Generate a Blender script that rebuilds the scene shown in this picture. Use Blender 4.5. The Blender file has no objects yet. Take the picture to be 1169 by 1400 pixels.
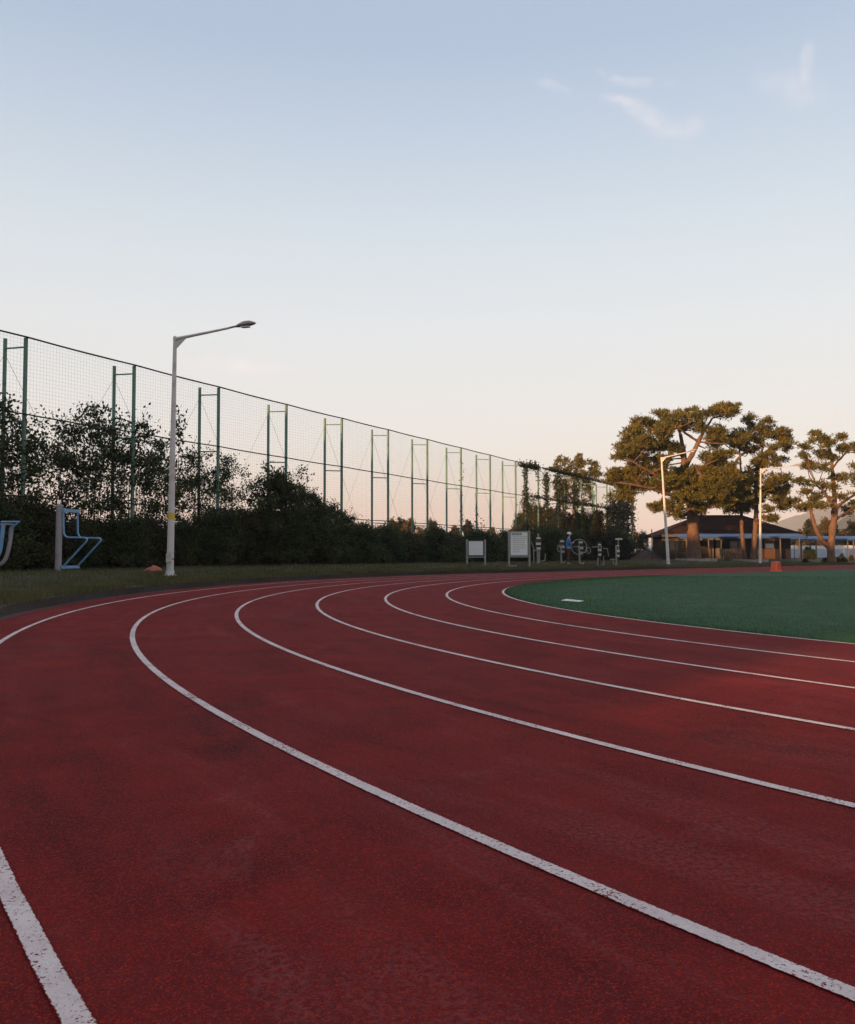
import bpy, bmesh, math, random
import numpy as np
from mathutils import Vector, Matrix
PI = math.pi
SC = bpy.context.scene
COL = SC.collection
# ------------------------------------------------------------------ camera
F_PX, YH, CAM_H, ROLL = 1177.3, 758.0, 0.844, -0.0028
PITCH = math.atan2(YH - 700.0, F_PX)
cam_d = bpy.data.cameras.new('Camera'); cam = bpy.data.objects.new('Camera', cam_d); COL.objects.link(cam)
cam.location = (0, 0, CAM_H)
cam.rotation_mode = 'QUATERNION'
cam.rotation_quaternion = (Matrix.Rotation(PI/2 + PITCH, 4, 'X') @ Matrix.Rotation(ROLL, 4, 'Z')).to_quaternion()
cam_d.sensor_fit = 'VERTICAL'; cam_d.sensor_height = 24.0; cam_d.sensor_width = 20.04
cam_d.lens = F_PX / 1400.0 * 24.0
cam_d.clip_start = 0.05; cam_d.clip_end = 20000
SC.camera = cam
# ------------------------------------------------------------------ sun, sky, exposure
SUN_EL = math.radians(7.5)
SX, SY = 0.62, 0.7846                     # horizontal direction the sunlight travels in
SUN_AZ = math.atan2(-SX, -SY)             # compass angle of the sun, clockwise from +Y
world = bpy.data.worlds.new('World'); SC.world = world; world.use_nodes = True
sun_d = bpy.data.lights.new('sun', 'SUN'); sun = bpy.data.objects.new('sun', sun_d); COL.objects.link(sun)
sun_d.energy = 5.0; sun_d.angle = math.radians(0.53); sun_d.color = (1.0, 0.56, 0.25)
sun.rotation_euler = Vector((SX*math.cos(SUN_EL), SY*math.cos(SUN_EL), -math.sin(SUN_EL))).to_track_quat('-Z', 'Y').to_euler()
sun.location = (-60, -60, 40)
SC.view_settings.view_transform = 'Standard'; SC.view_settings.look = 'None'
SC.view_settings.gamma = 1.0; SC.view_settings.use_curve_mapping = False
SC.view_settings.exposure = 1.0
SKY_STRENGTH = 0.10
def build_world():
    nt = world.node_tree; N = nt.nodes; L = nt.links
    for n in list(N): N.remove(n)
    out = N.new('ShaderNodeOutputWorld'); bg = N.new('ShaderNodeBackground')
    sky = N.new('ShaderNodeTexSky'); sky.sky_type = 'NISHITA'; sky.sun_disc = False
    sky.sun_elevation = SUN_EL; sky.sun_rotation = SUN_AZ % (2*PI)
    sky.altitude = 30; sky.air_density = 1.0; sky.dust_density = 1.4; sky.ozone_density = 1.0
    tc = N.new('ShaderNodeTexCoord'); sep = N.new('ShaderNodeSeparateXYZ'); L.new(tc.outputs['Generated'], sep.inputs[0])
    # dusk glow: the same all round the horizon, warm low down and pale blue higher up
    asin = N.new('ShaderNodeMath'); asin.operation = 'ARCSINE'; L.new(sep.outputs['Z'], asin.inputs[0])
    mr = N.new('ShaderNodeMapRange'); mr.inputs[1].default_value = 0; mr.inputs[2].default_value = math.radians(60)
    L.new(asin.outputs[0], mr.inputs[0])
    ramp = N.new('ShaderNodeValToRGB'); e = ramp.color_ramp.elements
    stops = SKY_STOPS
    while len(e) < len(stops): e.new(0.5)
    for k, (p, c) in enumerate(stops): e[k].position = p; e[k].color = (*c, 1)
    L.new(mr.outputs[0], ramp.inputs[0])
    mul = N.new('ShaderNodeMixRGB'); mul.blend_type = 'MULTIPLY'; mul.inputs[0].default_value = 1
    mul.inputs[2].default_value = (1/SKY_STRENGTH,)*3 + (1,)
    L.new(ramp.outputs[0], mul.inputs[1])
    mix = N.new('ShaderNodeMixRGB'); mix.inputs[0].default_value = SKY_MIX
    L.new(sky.outputs[0], mix.inputs[1]); L.new(mul.outputs[0], mix.inputs[2])
    # thin cirrus wisps
    dv = N.new('ShaderNodeMath'); dv.operation = 'DIVIDE'; L.new(sep.outputs['X'], dv.inputs[0]); L.new(sep.outputs['Y'], dv.inputs[1])
    dz = N.new('ShaderNodeMath'); dz.operation = 'DIVIDE'; L.new(sep.outputs['Z'], dz.inputs[0]); L.new(sep.outputs['Y'], dz.inputs[1])
    cmb = N.new('ShaderNodeCombineXYZ'); L.new(dv.outputs[0], cmb.inputs[0]); L.new(dz.outputs[0], cmb.inputs[1])
    nz = N.new('ShaderNodeTexNoise'); nz.inputs['Scale'].default_value = 9; nz.inputs['Detail'].default_value = 6
    nz.inputs['Distortion'].default_value = 0.6
    L.new(cmb.outputs[0], nz.inputs['Vector'])
    warp = N.new('ShaderNodeMixRGB'); warp.blend_type = 'LINEAR_LIGHT'; warp.inputs[0].default_value = 0.02
    L.new(cmb.outputs[0], warp.inputs[1]); L.new(nz.outputs['Color'], warp.inputs[2])
    total = None
    # (centre u, centre v, angle, half length, half width, strength)
    for (u, v, a, hl, hw, st) in WISPS:
        mp = N.new('ShaderNodeMapping'); mp.vector_type = 'TEXTURE'
        mp.inputs['Location'].default_value = (u, v, 0); mp.inputs['Rotation'].default_value = (0, 0, a); mp.inputs['Scale'].default_value = (hl, hw, 1)
        L.new(warp.outputs[0], mp.inputs['Vector'])
        ln = N.new('ShaderNodeVectorMath'); ln.operation = 'LENGTH'; L.new(mp.outputs[0], ln.inputs[0])
        m2 = N.new('ShaderNodeMapRange'); m2.interpolation_type = 'SMOOTHERSTEP'
        m2.inputs[1].default_value = 1.0; m2.inputs[2].default_value = 0.0; m2.inputs[3].default_value = 0; m2.inputs[4].default_value = st
        L.new(ln.outputs['Value'], m2.inputs[0])
        if total is None: total = m2.outputs[0]
        else:
            ad = N.new('ShaderNodeMath'); ad.operation = 'MAXIMUM'; L.new(total, ad.inputs[0]); L.new(m2.outputs[0], ad.inputs[1]); total = ad.outputs[0]
    fb = N.new('ShaderNodeTexNoise'); fb.inputs['Scale'].default_value = 30; fb.inputs['Detail'].default_value = 8; fb.inputs['Roughness'].default_value = .62
    L.new(warp.outputs[0], fb.inputs['Vector'])
    fr = N.new('ShaderNodeMapRange'); fr.inputs[1].default_value = .3; fr.inputs[2].default_value = .75; L.new(fb.outputs[0], fr.inputs[0])
    cl = N.new('ShaderNodeMath'); cl.operation = 'MULTIPLY'; L.new(total, cl.inputs[0]); L.new(fr.outputs[0], cl.inputs[1])
    gt = N.new('ShaderNodeMath'); gt.operation = 'GREATER_THAN'; gt.inputs[1].default_value = 0.02; L.new(sep.outputs['Y'], gt.inputs[0])
    cl2 = N.new('ShaderNodeMath'); cl2.operation = 'MULTIPLY'; L.new(cl.outputs[0], cl2.inputs[0]); L.new(gt.outputs[0], cl2.inputs[1])
    cm = N.new('ShaderNodeMixRGB'); L.new(cl2.outputs[0], cm.inputs[0]); L.new(mix.outputs[0], cm.inputs[1])
    cm.inputs[2].default_value = tuple(c*SKY_GAIN/SKY_STRENGTH for c in (.92, .85, .86)) + (1,)
    L.new(cm.outputs[0], bg.inputs['Color']); bg.inputs['Strength'].default_value = SKY_STRENGTH
    L.new(bg.outputs[0], out.inputs['Surface'])
def uv_(px, py): return ((px-584.5)/F_PX, (YH-py)/F_PX)
WISPS = [(*uv_(862, 122), -.40, .050, .012, .6), (*uv_(895, 142), -.50, .060, .020, .55), (*uv_(930, 162), -.10, .050, .022, .42), (*uv_(850, 85), -.45, .040, .008, .55), (*uv_(890, 97), -.12, .060, .012, .35),
         (*uv_(1120, 75), -1.75, .055, .012, .6), (*uv_(1118, 105), -1.3, .035, .014, .4), (*uv_(1095, 105), -.3, .07, .04, .28), (*uv_(325, 494), -.05, .095, .014, .7), (*uv_(765, 104), -.35, .04, .010, .35), (*uv_(960, 160), .3, .03, .02, .35)]
SKY_MIX = 0.88
SKY_GAIN = 0.54
SKY_STOPS = [(p, tuple(v*SKY_GAIN for v in c)) for p, c in [(0.0, (.76, .55, .52)), (.03, (.82, .66, .605)), (.065, (.83, .745, .695)), (.122, (.835, .825, .80)), (.24, (.78, .82, .845)), (.34, (.67, .76, .83)), (.43, (.545, .65, .77)), (.52, (.435, .545, .715)), (1.0, (.38, .44, .56))]]
build_world()

# ------------------------------------------------------------------ projection helpers
def ray(px, py):
    x, y = px - 584.5, py - 700.0
    c, s = math.cos(ROLL), math.sin(ROLL)
    x, y = c*x + s*y, -s*x + c*y
    ct, st = math.cos(PITCH), math.sin(PITCH)
    return x, F_PX*ct + y*st, F_PX*st - y*ct            # X, Y, Z
def at(px, py, Y):
    """point seen at a photo pixel, Y metres in front of the camera"""
    x, f, z = ray(px, py); t = Y / f
    return Vector((x*t, Y, CAM_H + z*t))
# ------------------------------------------------------------------ the running track plan (stadium)
CX, CY, R_IN, PHI = 21.80, 17.52, 20.19, 0.731
UX, UY = math.cos(PHI), math.sin(PHI); NX, NY = -UY, UX
LANE, STRAIGHT = 1.22, 62.0
R_OUT, R_EDGE = R_IN + 6*LANE, R_IN + 6*LANE + 0.70
def smooth(a, b, v):
    t = min(1, max(0, (v-a)/(b-a))); return t*t*(3-2*t)
def offset_of(x, y):
    dx, dy = x-CX, y-CY; al = dx*UX + dy*UY; pe = dx*NX + dy*NY
    if al < 0: return math.hypot(dx, dy)
    if al > STRAIGHT: return math.hypot(al-STRAIGHT, pe)
    return abs(pe)
def stadium(r, narc=180, nst=60):
    """closed loop of points at distance r from the axis: far straight, C2 end, near straight, near end"""
    pts = []
    for i in range(nst): q = STRAIGHT*i/nst; pts.append((CX+UX*q+NX*r, CY+UY*q+NY*r))
    c2x, c2y = CX+UX*STRAIGHT, CY+UY*STRAIGHT
    for i in range(narc):
        a = PI/2 - PI*i/narc; pts.append((c2x + r*(UX*math.cos(a)+NX*math.sin(a)), c2y + r*(UY*math.cos(a)+NY*math.sin(a))))
    for i in range(nst): q = STRAIGHT*(1-i/nst); pts.append((CX+UX*q-NX*r, CY+UY*q-NY*r))
    for i in range(narc):
        a = -PI/2 - PI*i/narc; pts.append((CX + r*(UX*math.cos(a)+NX*math.sin(a)), CY + r*(UY*math.cos(a)+NY*math.sin(a))))
    return pts
def hnoise(x, y):
    return .5*math.sin(x*.71+1.3)*math.sin(y*.63+.4) + .3*math.sin(x*1.9+y*.8) * math.sin(y*1.7-.9) + .2*math.sin(3.1*x-2.3*y)
def ground_z(x, y):
    t = offset_of(x, y) - R_EDGE
    if t < 0: return 0.0
    bank = 1 - smooth(11.5, 17.0, x - max(0, (y-60))*.2)
    near = smooth(6, 15, y)
    z = (.03 + .09*near)*bank + .03 + .20*bank*near*smooth(.3, 6, t) + .27*smooth(7, 13, t)*(1-bank) - .14*bank*smooth(7, 11, t)
    z += .025*hnoise(x, y)*smooth(.2, 2, t)
    return z
def gp(px, Y):
    """ground point under photo column px at distance Y"""
    x = (px - 584.5)/F_PX*Y
    return Vector((x, Y, ground_z(x, Y)))

# ------------------------------------------------------------------ object helpers
def link(o, parent=None):
    COL.objects.link(o)
    if parent is not None: o.parent = parent
    return o
def tag(o, label=None, cat=None, group=None, kind=None):
    if label: o['label'] = label
    if cat: o['category'] = cat
    if group: o['group'] = group
    if kind: o['kind'] = kind
    return o
def thing(name, label, cat, loc=(0, 0, 0), rz=0, group=None):
    o = bpy.data.objects.new(name, None); o.empty_display_size = .2; link(o); o.location = loc; o.rotation_euler = (0, 0, rz)
    return tag(o, label, cat, group)
def np_mesh(name, V, Fc, mat, smooth_=False):
    V = np.asarray(V, np.float32); Fc = np.asarray(Fc, np.int32); n, k = Fc.shape
    me = bpy.data.meshes.new(name)
    me.vertices.add(len(V)); me.vertices.foreach_set('co', V.ravel())
    me.loops.add(n*k); me.loops.foreach_set('vertex_index', Fc.ravel())
    me.polygons.add(n); me.polygons.foreach_set('loop_start', np.arange(0, n*k, k, dtype=np.int32))
    if smooth_: me.polygons.foreach_set('use_smooth', np.ones(n, bool))
    me.update(calc_edges=True); me.materials.append(mat)
    return me
class MB:
    def __init__(s): s.v = []; s.f = []
    def add(s, vs, fs):
        b = len(s.v); s.v += [tuple(p) for p in vs]; s.f += [tuple(b+i for i in q) for q in fs]; return s
    def box(s, c, d, rz=0, taper=1.0, M=None):
        hx, hy, hz = d[0]/2, d[1]/2, d[2]/2; ca, sa = math.cos(rz), math.sin(rz); vs = []
        for z in (-1, 1):
            k = taper if z > 0 else 1
            for (x, y) in ((-1, -1), (1, -1), (1, 1), (-1, 1)):
                X, Y = x*hx*k, y*hy*k; vs.append(Vector((c[0]+X*ca-Y*sa, c[1]+X*sa+Y*ca, c[2]+z*hz)))
        return s.add(vs, [(3, 2, 1, 0), (4, 5, 6, 7), (0, 1, 5, 4), (1, 2, 6, 5), (2, 3, 7, 6), (3, 0, 4, 7)])
    def tube(s, path, r, n=8, cap=True, closed=False):
        P = [Vector(p) for p in path]; m = len(P)
        rs = r if isinstance(r, (list, tuple)) else [r]*m
        vs = []; prev = None
        for i, p in enumerate(P):
            if closed: t = (P[(i+1) % m]-P[i-1])
            else: t = (P[min(i+1, m-1)]-P[max(i-1, 0)])
            if t.length < 1e-9: t = Vector((0, 0, 1))
            t.normalize()
            if prev is None:
                ref = Vector((0, 0, 1)) if abs(t.z) < .9 else Vector((1, 0, 0)); a = t.cross(ref).normalized()
            else:
                a = (prev - t*prev.dot(t))
                a = a.normalized() if a.length > 1e-6 else t.orthogonal().normalized()
            prev = a; b = t.cross(a)
            for k in range(n):
                an = 2*PI*k/n; vs.append(p + (a*math.cos(an) + b*math.sin(an))*rs[i])
        fs = []
        for i in range(m if closed else m-1):
            j = (i+1) % m
            for k in range(n): k2 = (k+1) % n; fs.append((i*n+k, i*n+k2, j*n+k2, j*n+k))
        if cap and not closed: fs.append(tuple(range(n-1, -1, -1))); fs.append(tuple((m-1)*n+k for k in range(n)))
        return s.add(vs, fs)
    def lathe(s, c, prof, n=20):
        vs = []; fs = []
        for (r, z) in prof:
            for k in range(n): a = 2*PI*k/n; vs.append((c[0]+r*math.cos(a), c[1]+r*math.sin(a), c[2]+z))
        for i in range(len(prof)-1):
            for k in range(n): k2 = (k+1) % n; fs.append((i*n+k, i*n+k2, (i+1)*n+k2, (i+1)*n+k))
        fs.append(tuple(range(n-1, -1, -1))); fs.append(tuple((len(prof)-1)*n+k for k in range(n)))
        return s.add(vs, fs)
    def prism(s, poly, off):
        """poly: 3d loop, off: extrusion vector"""
        n = len(poly); off = Vector(off); vs = [Vector(p) for p in poly] + [Vector(p)+off for p in poly]
        fs = [tuple(range(n-1, -1, -1)), tuple(range(n, 2*n))] + [(i, (i+1) % n, n+(i+1) % n, n+i) for i in range(n)]
        return s.add(vs, fs)
    def mesh(s, name, mat, sm=False):
        me = bpy.data.meshes.new(name); me.from_pydata(s.v, [], s.f); me.materials.append(mat)
        bm = bmesh.new(); bm.from_mesh(me); bmesh.ops.recalc_face_normals(bm, faces=bm.faces); bm.to_mesh(me); bm.free()
        if sm:
            me.polygons.foreach_set('use_smooth', np.ones(len(me.polygons), bool))
            try: me.set_sharp_from_angle(angle=math.radians(40))
            except Exception: pass
        return me
    def build(s, name, mat, parent=None, sm=False):
        return link(bpy.data.objects.new(name, s.mesh(name, mat, sm)), parent)
def loc_(o, p): o.location = p; return o

# ------------------------------------------------------------------ materials
MATS = {}
def new_mat(name):
    m = bpy.data.materials.new(name); m.use_nodes = True
    nt = m.node_tree; b = nt.nodes['Principled BSDF']; MATS[name] = m
    return m, nt, nt.nodes, nt.links, b
def pmat(name, col, rough=.6, metal=0, var=.15, scale=3.0, bump=0, bscale=40, spec=.4, dirt=None):
    """painted / plain surface with uneven tone and fine relief"""
    m, nt, N, L, b = new_mat(name)
    tc = N.new('ShaderNodeTexCoord')
    n1 = N.new('ShaderNodeTexNoise'); n1.inputs['Scale'].default_value = scale; n1.inputs['Detail'].default_value = 6; n1.inputs['Roughness'].default_value = .65
    L.new(tc.outputs['Object'], n1.inputs['Vector'])
    rp = N.new('ShaderNodeValToRGB'); e = rp.color_ramp.elements; e[0].position = .3; e[1].position = .7
    d = dirt or tuple(c*(1-var*1.6) for c in col)
    e[0].color = (*d, 1); e[1].color = (*[min(1, c*(1+var*.6)) for c in col], 1)
    mid = e.new(.48); mid.color = (*col, 1)
    L.new(n1.outputs[0], rp.inputs[0]); L.new(rp.outputs[0], b.inputs['Base Color'])
    b.inputs['Roughness'].default_value = rough; b.inputs['Metallic'].default_value = metal
    b.inputs['Specular IOR Level'].default_value = spec
    if bump:
        n2 = N.new('ShaderNodeTexNoise'); n2.inputs['Scale'].default_value = bscale; n2.inputs['Detail'].default_value = 4; L.new(tc.outputs['Object'], n2.inputs['Vector'])
        bp = N.new('ShaderNodeBump'); bp.inputs['Strength'].default_value = bump; bp.inputs['Distance'].default_value = .02
        L.new(n2.outputs[0], bp.inputs['Height']); L.new(bp.outputs[0], b.inputs['Normal'])
    return m
def leaf_mat(name, cols, transl=.35, rough=.55):
    """foliage: each leaf takes its own tone"""
    m, nt, N, L, b = new_mat(name)
    g = N.new('ShaderNodeNewGeometry'); rp = N.new('ShaderNodeValToRGB'); e = rp.color_ramp.elements
    while len(e) < len(cols): e.new(.5)
    for k, c in enumerate(cols): e[k].position = k/(len(cols)-1); e[k].color = (*c, 1)
    tc = N.new('ShaderNodeTexCoord'); nz = N.new('ShaderNodeTexNoise'); nz.inputs['Scale'].default_value = .9; nz.inputs['Detail'].default_value = 2
    L.new(tc.outputs['Object'], nz.inputs['Vector'])
    mx = N.new('ShaderNodeMath'); mx.operation = 'MULTIPLY_ADD'; mx.inputs[1].default_value = .55
    sh = N.new('ShaderNodeMath'); sh.operation = 'MULTIPLY_ADD'; sh.inputs[1].default_value = 1.3; sh.inputs[2].default_value = -.42
    L.new(nz.outputs[0], sh.inputs[0]); L.new(g.outputs['Random Per Island'], mx.inputs[0]); L.new(sh.outputs[0], mx.inputs[2])
    L.new(mx.outputs[0], rp.inputs[0]); L.new(rp.outputs[0], b.inputs['Base Color'])
    b.inputs['Roughness'].default_value = rough; b.inputs['Specular IOR Level'].default_value = .25
    tr = N.new('ShaderNodeBsdfTranslucent'); L.new(rp.outputs[0], tr.inputs['Color'])
    ms = N.new('ShaderNodeMixShader'); ms.inputs[0].default_value = transl
    out = N['Material Output']; L.new(b.outputs[0], ms.inputs[1]); L.new(tr.outputs[0], ms.inputs[2]); L.new(ms.outputs[0], out.inputs['Surface'])
    return m
def mnode(N, L, op, a, b=None, c=None):
    m = N.new('ShaderNodeMath'); m.operation = op
    for i, v in enumerate((a, b, c)):
        if v is None: continue
        if isinstance(v, (int, float)): m.inputs[i].default_value = v
        else: L.new(v, m.inputs[i])
    return m.outputs[0]
def noise(N, L, vec, scale, detail=4, rough=.6, dist=0):
    n = N.new('ShaderNodeTexNoise'); n.inputs['Scale'].default_value = scale; n.inputs['Detail'].default_value = detail
    n.inputs['Roughness'].default_value = rough; n.inputs['Distortion'].default_value = dist; L.new(vec, n.inputs['Vector']); return n.outputs[0]
def remap(N, L, v, a, b, c=0., d=1.):
    m = N.new('ShaderNodeMapRange'); m.inputs[1].default_value = a; m.inputs[2].default_value = b; m.inputs[3].default_value = c; m.inputs[4].default_value = d
    L.new(v, m.inputs[0]); return m.outputs[0]
def mixc(N, L, f, a, b):
    m = N.new('ShaderNodeMixRGB')
    if isinstance(f, (int, float)): m.inputs[0].default_value = f
    else: L.new(f, m.inputs[0])
    for i, v in ((1, a), (2, b)):
        if isinstance(v, tuple): m.inputs[i].default_value = (*v, 1)
        else: L.new(v, m.inputs[i])
    return m.outputs[0]

def track_material(name, line=False):
    m, nt, N, L, b = new_mat(name)
    tc = N.new('ShaderNodeTexCoord'); P = tc.outputs['Object']
    big = noise(N, L, P, .45, 6, .65, .5); mid = noise(N, L, P, 1.9, 5, .65, .3); fine = noise(N, L, P, 55, 3, .7); grain = noise(N, L, P, 190, 2, .6)
    vor = N.new('ShaderNodeTexVoronoi'); vor.inputs['Scale'].default_value = 260; L.new(P, vor.inputs['Vector'])
    # rubber: two tones of red, worn greyish and dark trodden patches with outlines of their own
    c = mixc(N, L, remap(N, L, mid, .40, .62), TR1, TR2)
    c = mixc(N, L, remap(N, L, big, .48, .62, 0, .85), c, TR3)
    st = noise(N, L, P, .8, 6, .7, .9)
    c = mixc(N, L, remap(N, L, st, .55, .70, 0, .8), c, TR_DARK)
    st2 = noise(N, L, P, 1.25, 5, .7, 1.2)
    c = mixc(N, L, mnode(N, L, 'MULTIPLY', remap(N, L, st2, .60, .72, 0, .6), remap(N, L, fine, .4, .6)), c, TR_PALE)
    dxy = N.new('ShaderNodeVectorMath'); dxy.operation = 'SUBTRACT'; L.new(P, dxy.inputs[0]); dxy.inputs[1].default_value = (CX, CY, 0)
    sp = N.new('ShaderNodeSeparateXYZ'); L.new(dxy.outputs[0], sp.inputs[0])
    rad = mnode(N, L, 'SQRT', mnode(N, L, 'ADD', mnode(N, L, 'MULTIPLY', sp.outputs[0], sp.outputs[0]), mnode(N, L, 'MULTIPLY', sp.outputs[1], sp.outputs[1])))
    ang = mnode(N, L, 'ARCTAN2', sp.outputs[1], sp.outputs[0])
    cv = N.new('ShaderNodeCombineXYZ'); L.new(mnode(N, L, 'MULTIPLY', rad, 2.2), cv.inputs[0]); L.new(mnode(N, L, 'MULTIPLY', ang, 9.0), cv.inputs[1])
    lane = noise(N, L, cv.outputs[0], 1.0, 7, .68, .6)
    c = mixc(N, L, mnode(N, L, 'MULTIPLY', remap(N, L, lane, .53, .68, 0, .75), remap(N, L, fine, .3, .6, .4, 1)), c, TR_DARK)
    c = mixc(N, L, mnode(N, L, 'MULTIPLY', remap(N, L, lane, .47, .35, 0, .55), remap(N, L, fine, .45, .6)), c, TR_PALE)
    # individual granules; the red-orange ones paint in low sun on their sides
    cs = N.new('ShaderNodeSeparateColor'); L.new(vor.outputs['Color'], cs.inputs[0])
    c = mixc(N, L, remap(N, L, cs.outputs[0], .72, .95, 0, .75), c, TR_SUNFLECK)
    c = mixc(N, L, remap(N, L, cs.outputs[1], .7, .95, 0, .6), c, TR_GREY)
    c = mixc(N, L, remap(N, L, fine, .62, .75, 0, .55), c, TR_DARK)
    h = mnode(N, L, 'ADD', mnode(N, L, 'MULTIPLY', fine, .8), mnode(N, L, 'ADD', mnode(N, L, 'MULTIPLY', grain, .5), mnode(N, L, 'MULTIPLY', vor.outputs['Distance'], -.6)))
    rough = .88
    if line:
        # road paint: chalky white, pitted where the granules break through, rubbed thin in places
        pit = noise(N, L, P, 95, 3, .75); wear = noise(N, L, P, 2.6, 4, .6)
        pt = mnode(N, L, 'ADD', pit, mnode(N, L, 'MULTIPLY', mnode(N, L, 'SUBTRACT', wear, .5), .55))
        w = mixc(N, L, remap(N, L, noise(N, L, P, 7, 4), .3, .7), (.70, .555, .51), (.85, .71, .66))
        w = mixc(N, L, remap(N, L, fine, .5, .72, 0, .35), w, (.44, .30, .27))
        sx = N.new('ShaderNodeSeparateXYZ'); L.new(tc.outputs['UV'], sx.inputs[0])
        ed = mnode(N, L, 'ABSOLUTE', mnode(N, L, 'SUBTRACT', sx.outputs[0], .5))
        en = mnode(N, L, 'ADD', ed, mnode(N, L, 'MULTIPLY', mnode(N, L, 'SUBTRACT', noise(N, L, P, 60, 4, .75), .5), .28))
        c = mixc(N, L, mnode(N, L, 'MAXIMUM', remap(N, L, pt, .585, .64), remap(N, L, en, .44, .47)), w, c)
    L.new(c, b.inputs['Base Color']); b.inputs['Roughness'].default_value = rough; b.inputs['Specular IOR Level'].default_value = .08
    bp = N.new('ShaderNodeBump'); bp.inputs['Strength'].default_value = .75; bp.inputs['Distance'].default_value = .006
    L.new(h, bp.inputs['Height']); L.new(bp.outputs[0], b.inputs['Normal'])
    return m
TR1, TR2, TR3 = (.130, .0100, .0105), (.200, .0140, .0135), (.150, .0180, .0190)
TR_DARK, TR_PALE, TR_SUNFLECK, TR_GREY = (.042, .007, .008), (.27, .080, .078), (.46, .034, .013), (.135, .034, .039)
M_TRACK = track_material('track_rubber'); M_LINE = track_material('line_paint', True)

def ground_material():
    m, nt, N, L, b = new_mat('verge_soil')
    tc = N.new('ShaderNodeTexCoord'); P = tc.outputs['Object']
    a = noise(N, L, P, .5, 6, .65, .3); f = noise(N, L, P, 9, 5, .7)
    c = mixc(N, L, remap(N, L, a, .38, .62), (.040, .034, .020), (.030, .042, .014))
    c = mixc(N, L, remap(N, L, f, .5, .75, 0, .6), c, (.085, .062, .038))
    L.new(c, b.inputs['Base Color']); b.inputs['Roughness'].default_value = .95
    bp = N.new('ShaderNodeBump'); bp.inputs['Strength'].default_value = .6; bp.inputs['Distance'].default_value = .03; L.new(f, bp.inputs['Height']); L.new(bp.outputs[0], b.inputs['Normal'])
    return m
M_GROUND = ground_material()
def turf_material():
    m, nt, N, L, b = new_mat('artificial_turf')
    tc = N.new('ShaderNodeTexCoord'); P = tc.outputs['Object']
    a = noise(N, L, P, .35, 5, .6, .3); f = noise(N, L, P, 34, 4, .75); g = noise(N, L, P, 3.2, 5, .7)
    c = mixc(N, L, remap(N, L, a, .35, .65), (.034, .105, .034), (.048, .134, .041))
    c = mixc(N, L, remap(N, L, f, .35, .7, 0, .7), c, (.024, .066, .026))
    h8 = noise(N, L, P, 9, 6, .8); c = mixc(N, L, remap(N, L, h8, .42, .58, 0, .8), c, (.024, .064, .025)); h9 = noise(N, L, P, 1.1, 6, .75, .6); c = mixc(N, L, remap(N, L, h9, .48, .62, 0, .8), c, (.062, .115, .048))
    c = mixc(N, L, remap(N, L, g, .64, .78, 0, .4), c, (.085, .11, .055))
    L.new(c, b.inputs['Base Color']); b.inputs['Roughness'].default_value = .85; b.inputs['Specular IOR Level'].default_value = .2
    bp = N.new('ShaderNodeBump'); bp.inputs['Strength'].default_value = .9; bp.inputs['Distance'].default_value = .03; L.new(f, bp.inputs['Height']); L.new(bp.outputs[0], b.inputs['Normal'])
    return m
M_TURF = turf_material()
M_SOIL = pmat('bare_earth', (.080, .036, .030), .95, var=.3, scale=6, bump=.6, bscale=18)
M_SOILSHADE = pmat('shadow_earth', (.034, .024, .019), .95, var=.3, scale=8, bump=.6, bscale=18)  # soil darkened to paint the shadow along the verge step
M_GRASS = leaf_mat('grass_blades', [(.048, .052, .014), (.074, .074, .022), (.11, .096, .035), (.155, .118, .056)], .25)
M_TURFB = leaf_mat('turf_fibres', [(.018, .070, .022), (.036, .108, .034), (.070, .150, .048)], .2)
M_FENCE = pmat('green_fence_paint', (.115, .225, .175), .5, var=.25, scale=1.4, dirt=(.15, .15, .10))
M_NET = pmat('dark_netting', (.035, .045, .04), .8, var=.1)
M_ROPE = pmat('dark_rope', (.018, .024, .024), .8, var=.1)
M_WIRE = pmat('brace_wire', (.12, .12, .115), .5, metal=.4, var=.1)
M_LAMP = pmat('pale_lamp_paint', (.58, .53, .51), .45, var=.12, scale=2.2, dirt=(.40, .34, .31))
M_LAMPH = pmat('lamp_head_grey', (.30, .25, .23), .4, var=.12)
M_YEL = pmat('yellow_tape', (.62, .42, .05), .5, var=.15)
M_BLACK = pmat('black_strap', (.02, .02, .02), .6, var=.1)
M_BLUE = pmat('blue_tube_paint', (.17, .33, .54), .4, var=.15, scale=3)
M_GREYP = pmat('grey_post_paint', (.30, .27, .275), .5, var=.15, scale=3)
M_STEEL = pmat('galvanised_steel', (.27, .27, .26), .45, metal=.4, var=.15, scale=8)
M_BOARD = pmat('sign_white', (.70, .71, .70), .5, var=.06, scale=2)
M_FRAME = pmat('sign_frame', (.05, .045, .043), .5, var=.15)
M_HEAD = pmat('sign_heading_blue', (.05, .075, .16), .5, var=.1)
M_INK = pmat('sign_ink', (.33, .30, .24), .6, var=.2)
M_ORANGE = pmat('orange_plastic', (.85, .13, .055), .45, var=.15, scale=6)
M_ORANGE2 = pmat('orange_darker', (.62, .055, .03), .45, var=.15, scale=6)
M_WHITE = pmat('white_plastic', (.72, .72, .68), .5, var=.12, scale=5)
M_CREAM = pmat('cream_plate', (.52, .48, .38), .5, var=.12, scale=6)
M_DARKP = pmat('dark_panel', (.035, .028, .03), .5, var=.15)
M_BARK = pmat('red_pine_bark', (.15, .082, .052), .9, var=.4, scale=5, bump=1.0, bscale=14)
M_BARK2 = pmat('grey_bark', (.10, .075, .055), .9, var=.3, scale=6, bump=.9, bscale=16)
M_TWIG = pmat('dark_twig', (.035, .026, .020), .9, var=.2, scale=6)
M_PINE = leaf_mat('pine_needles', [(.046, .050, .008), (.080, .072, .010), (.118, .090, .012), (.17, .112, .015)], .05)
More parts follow.
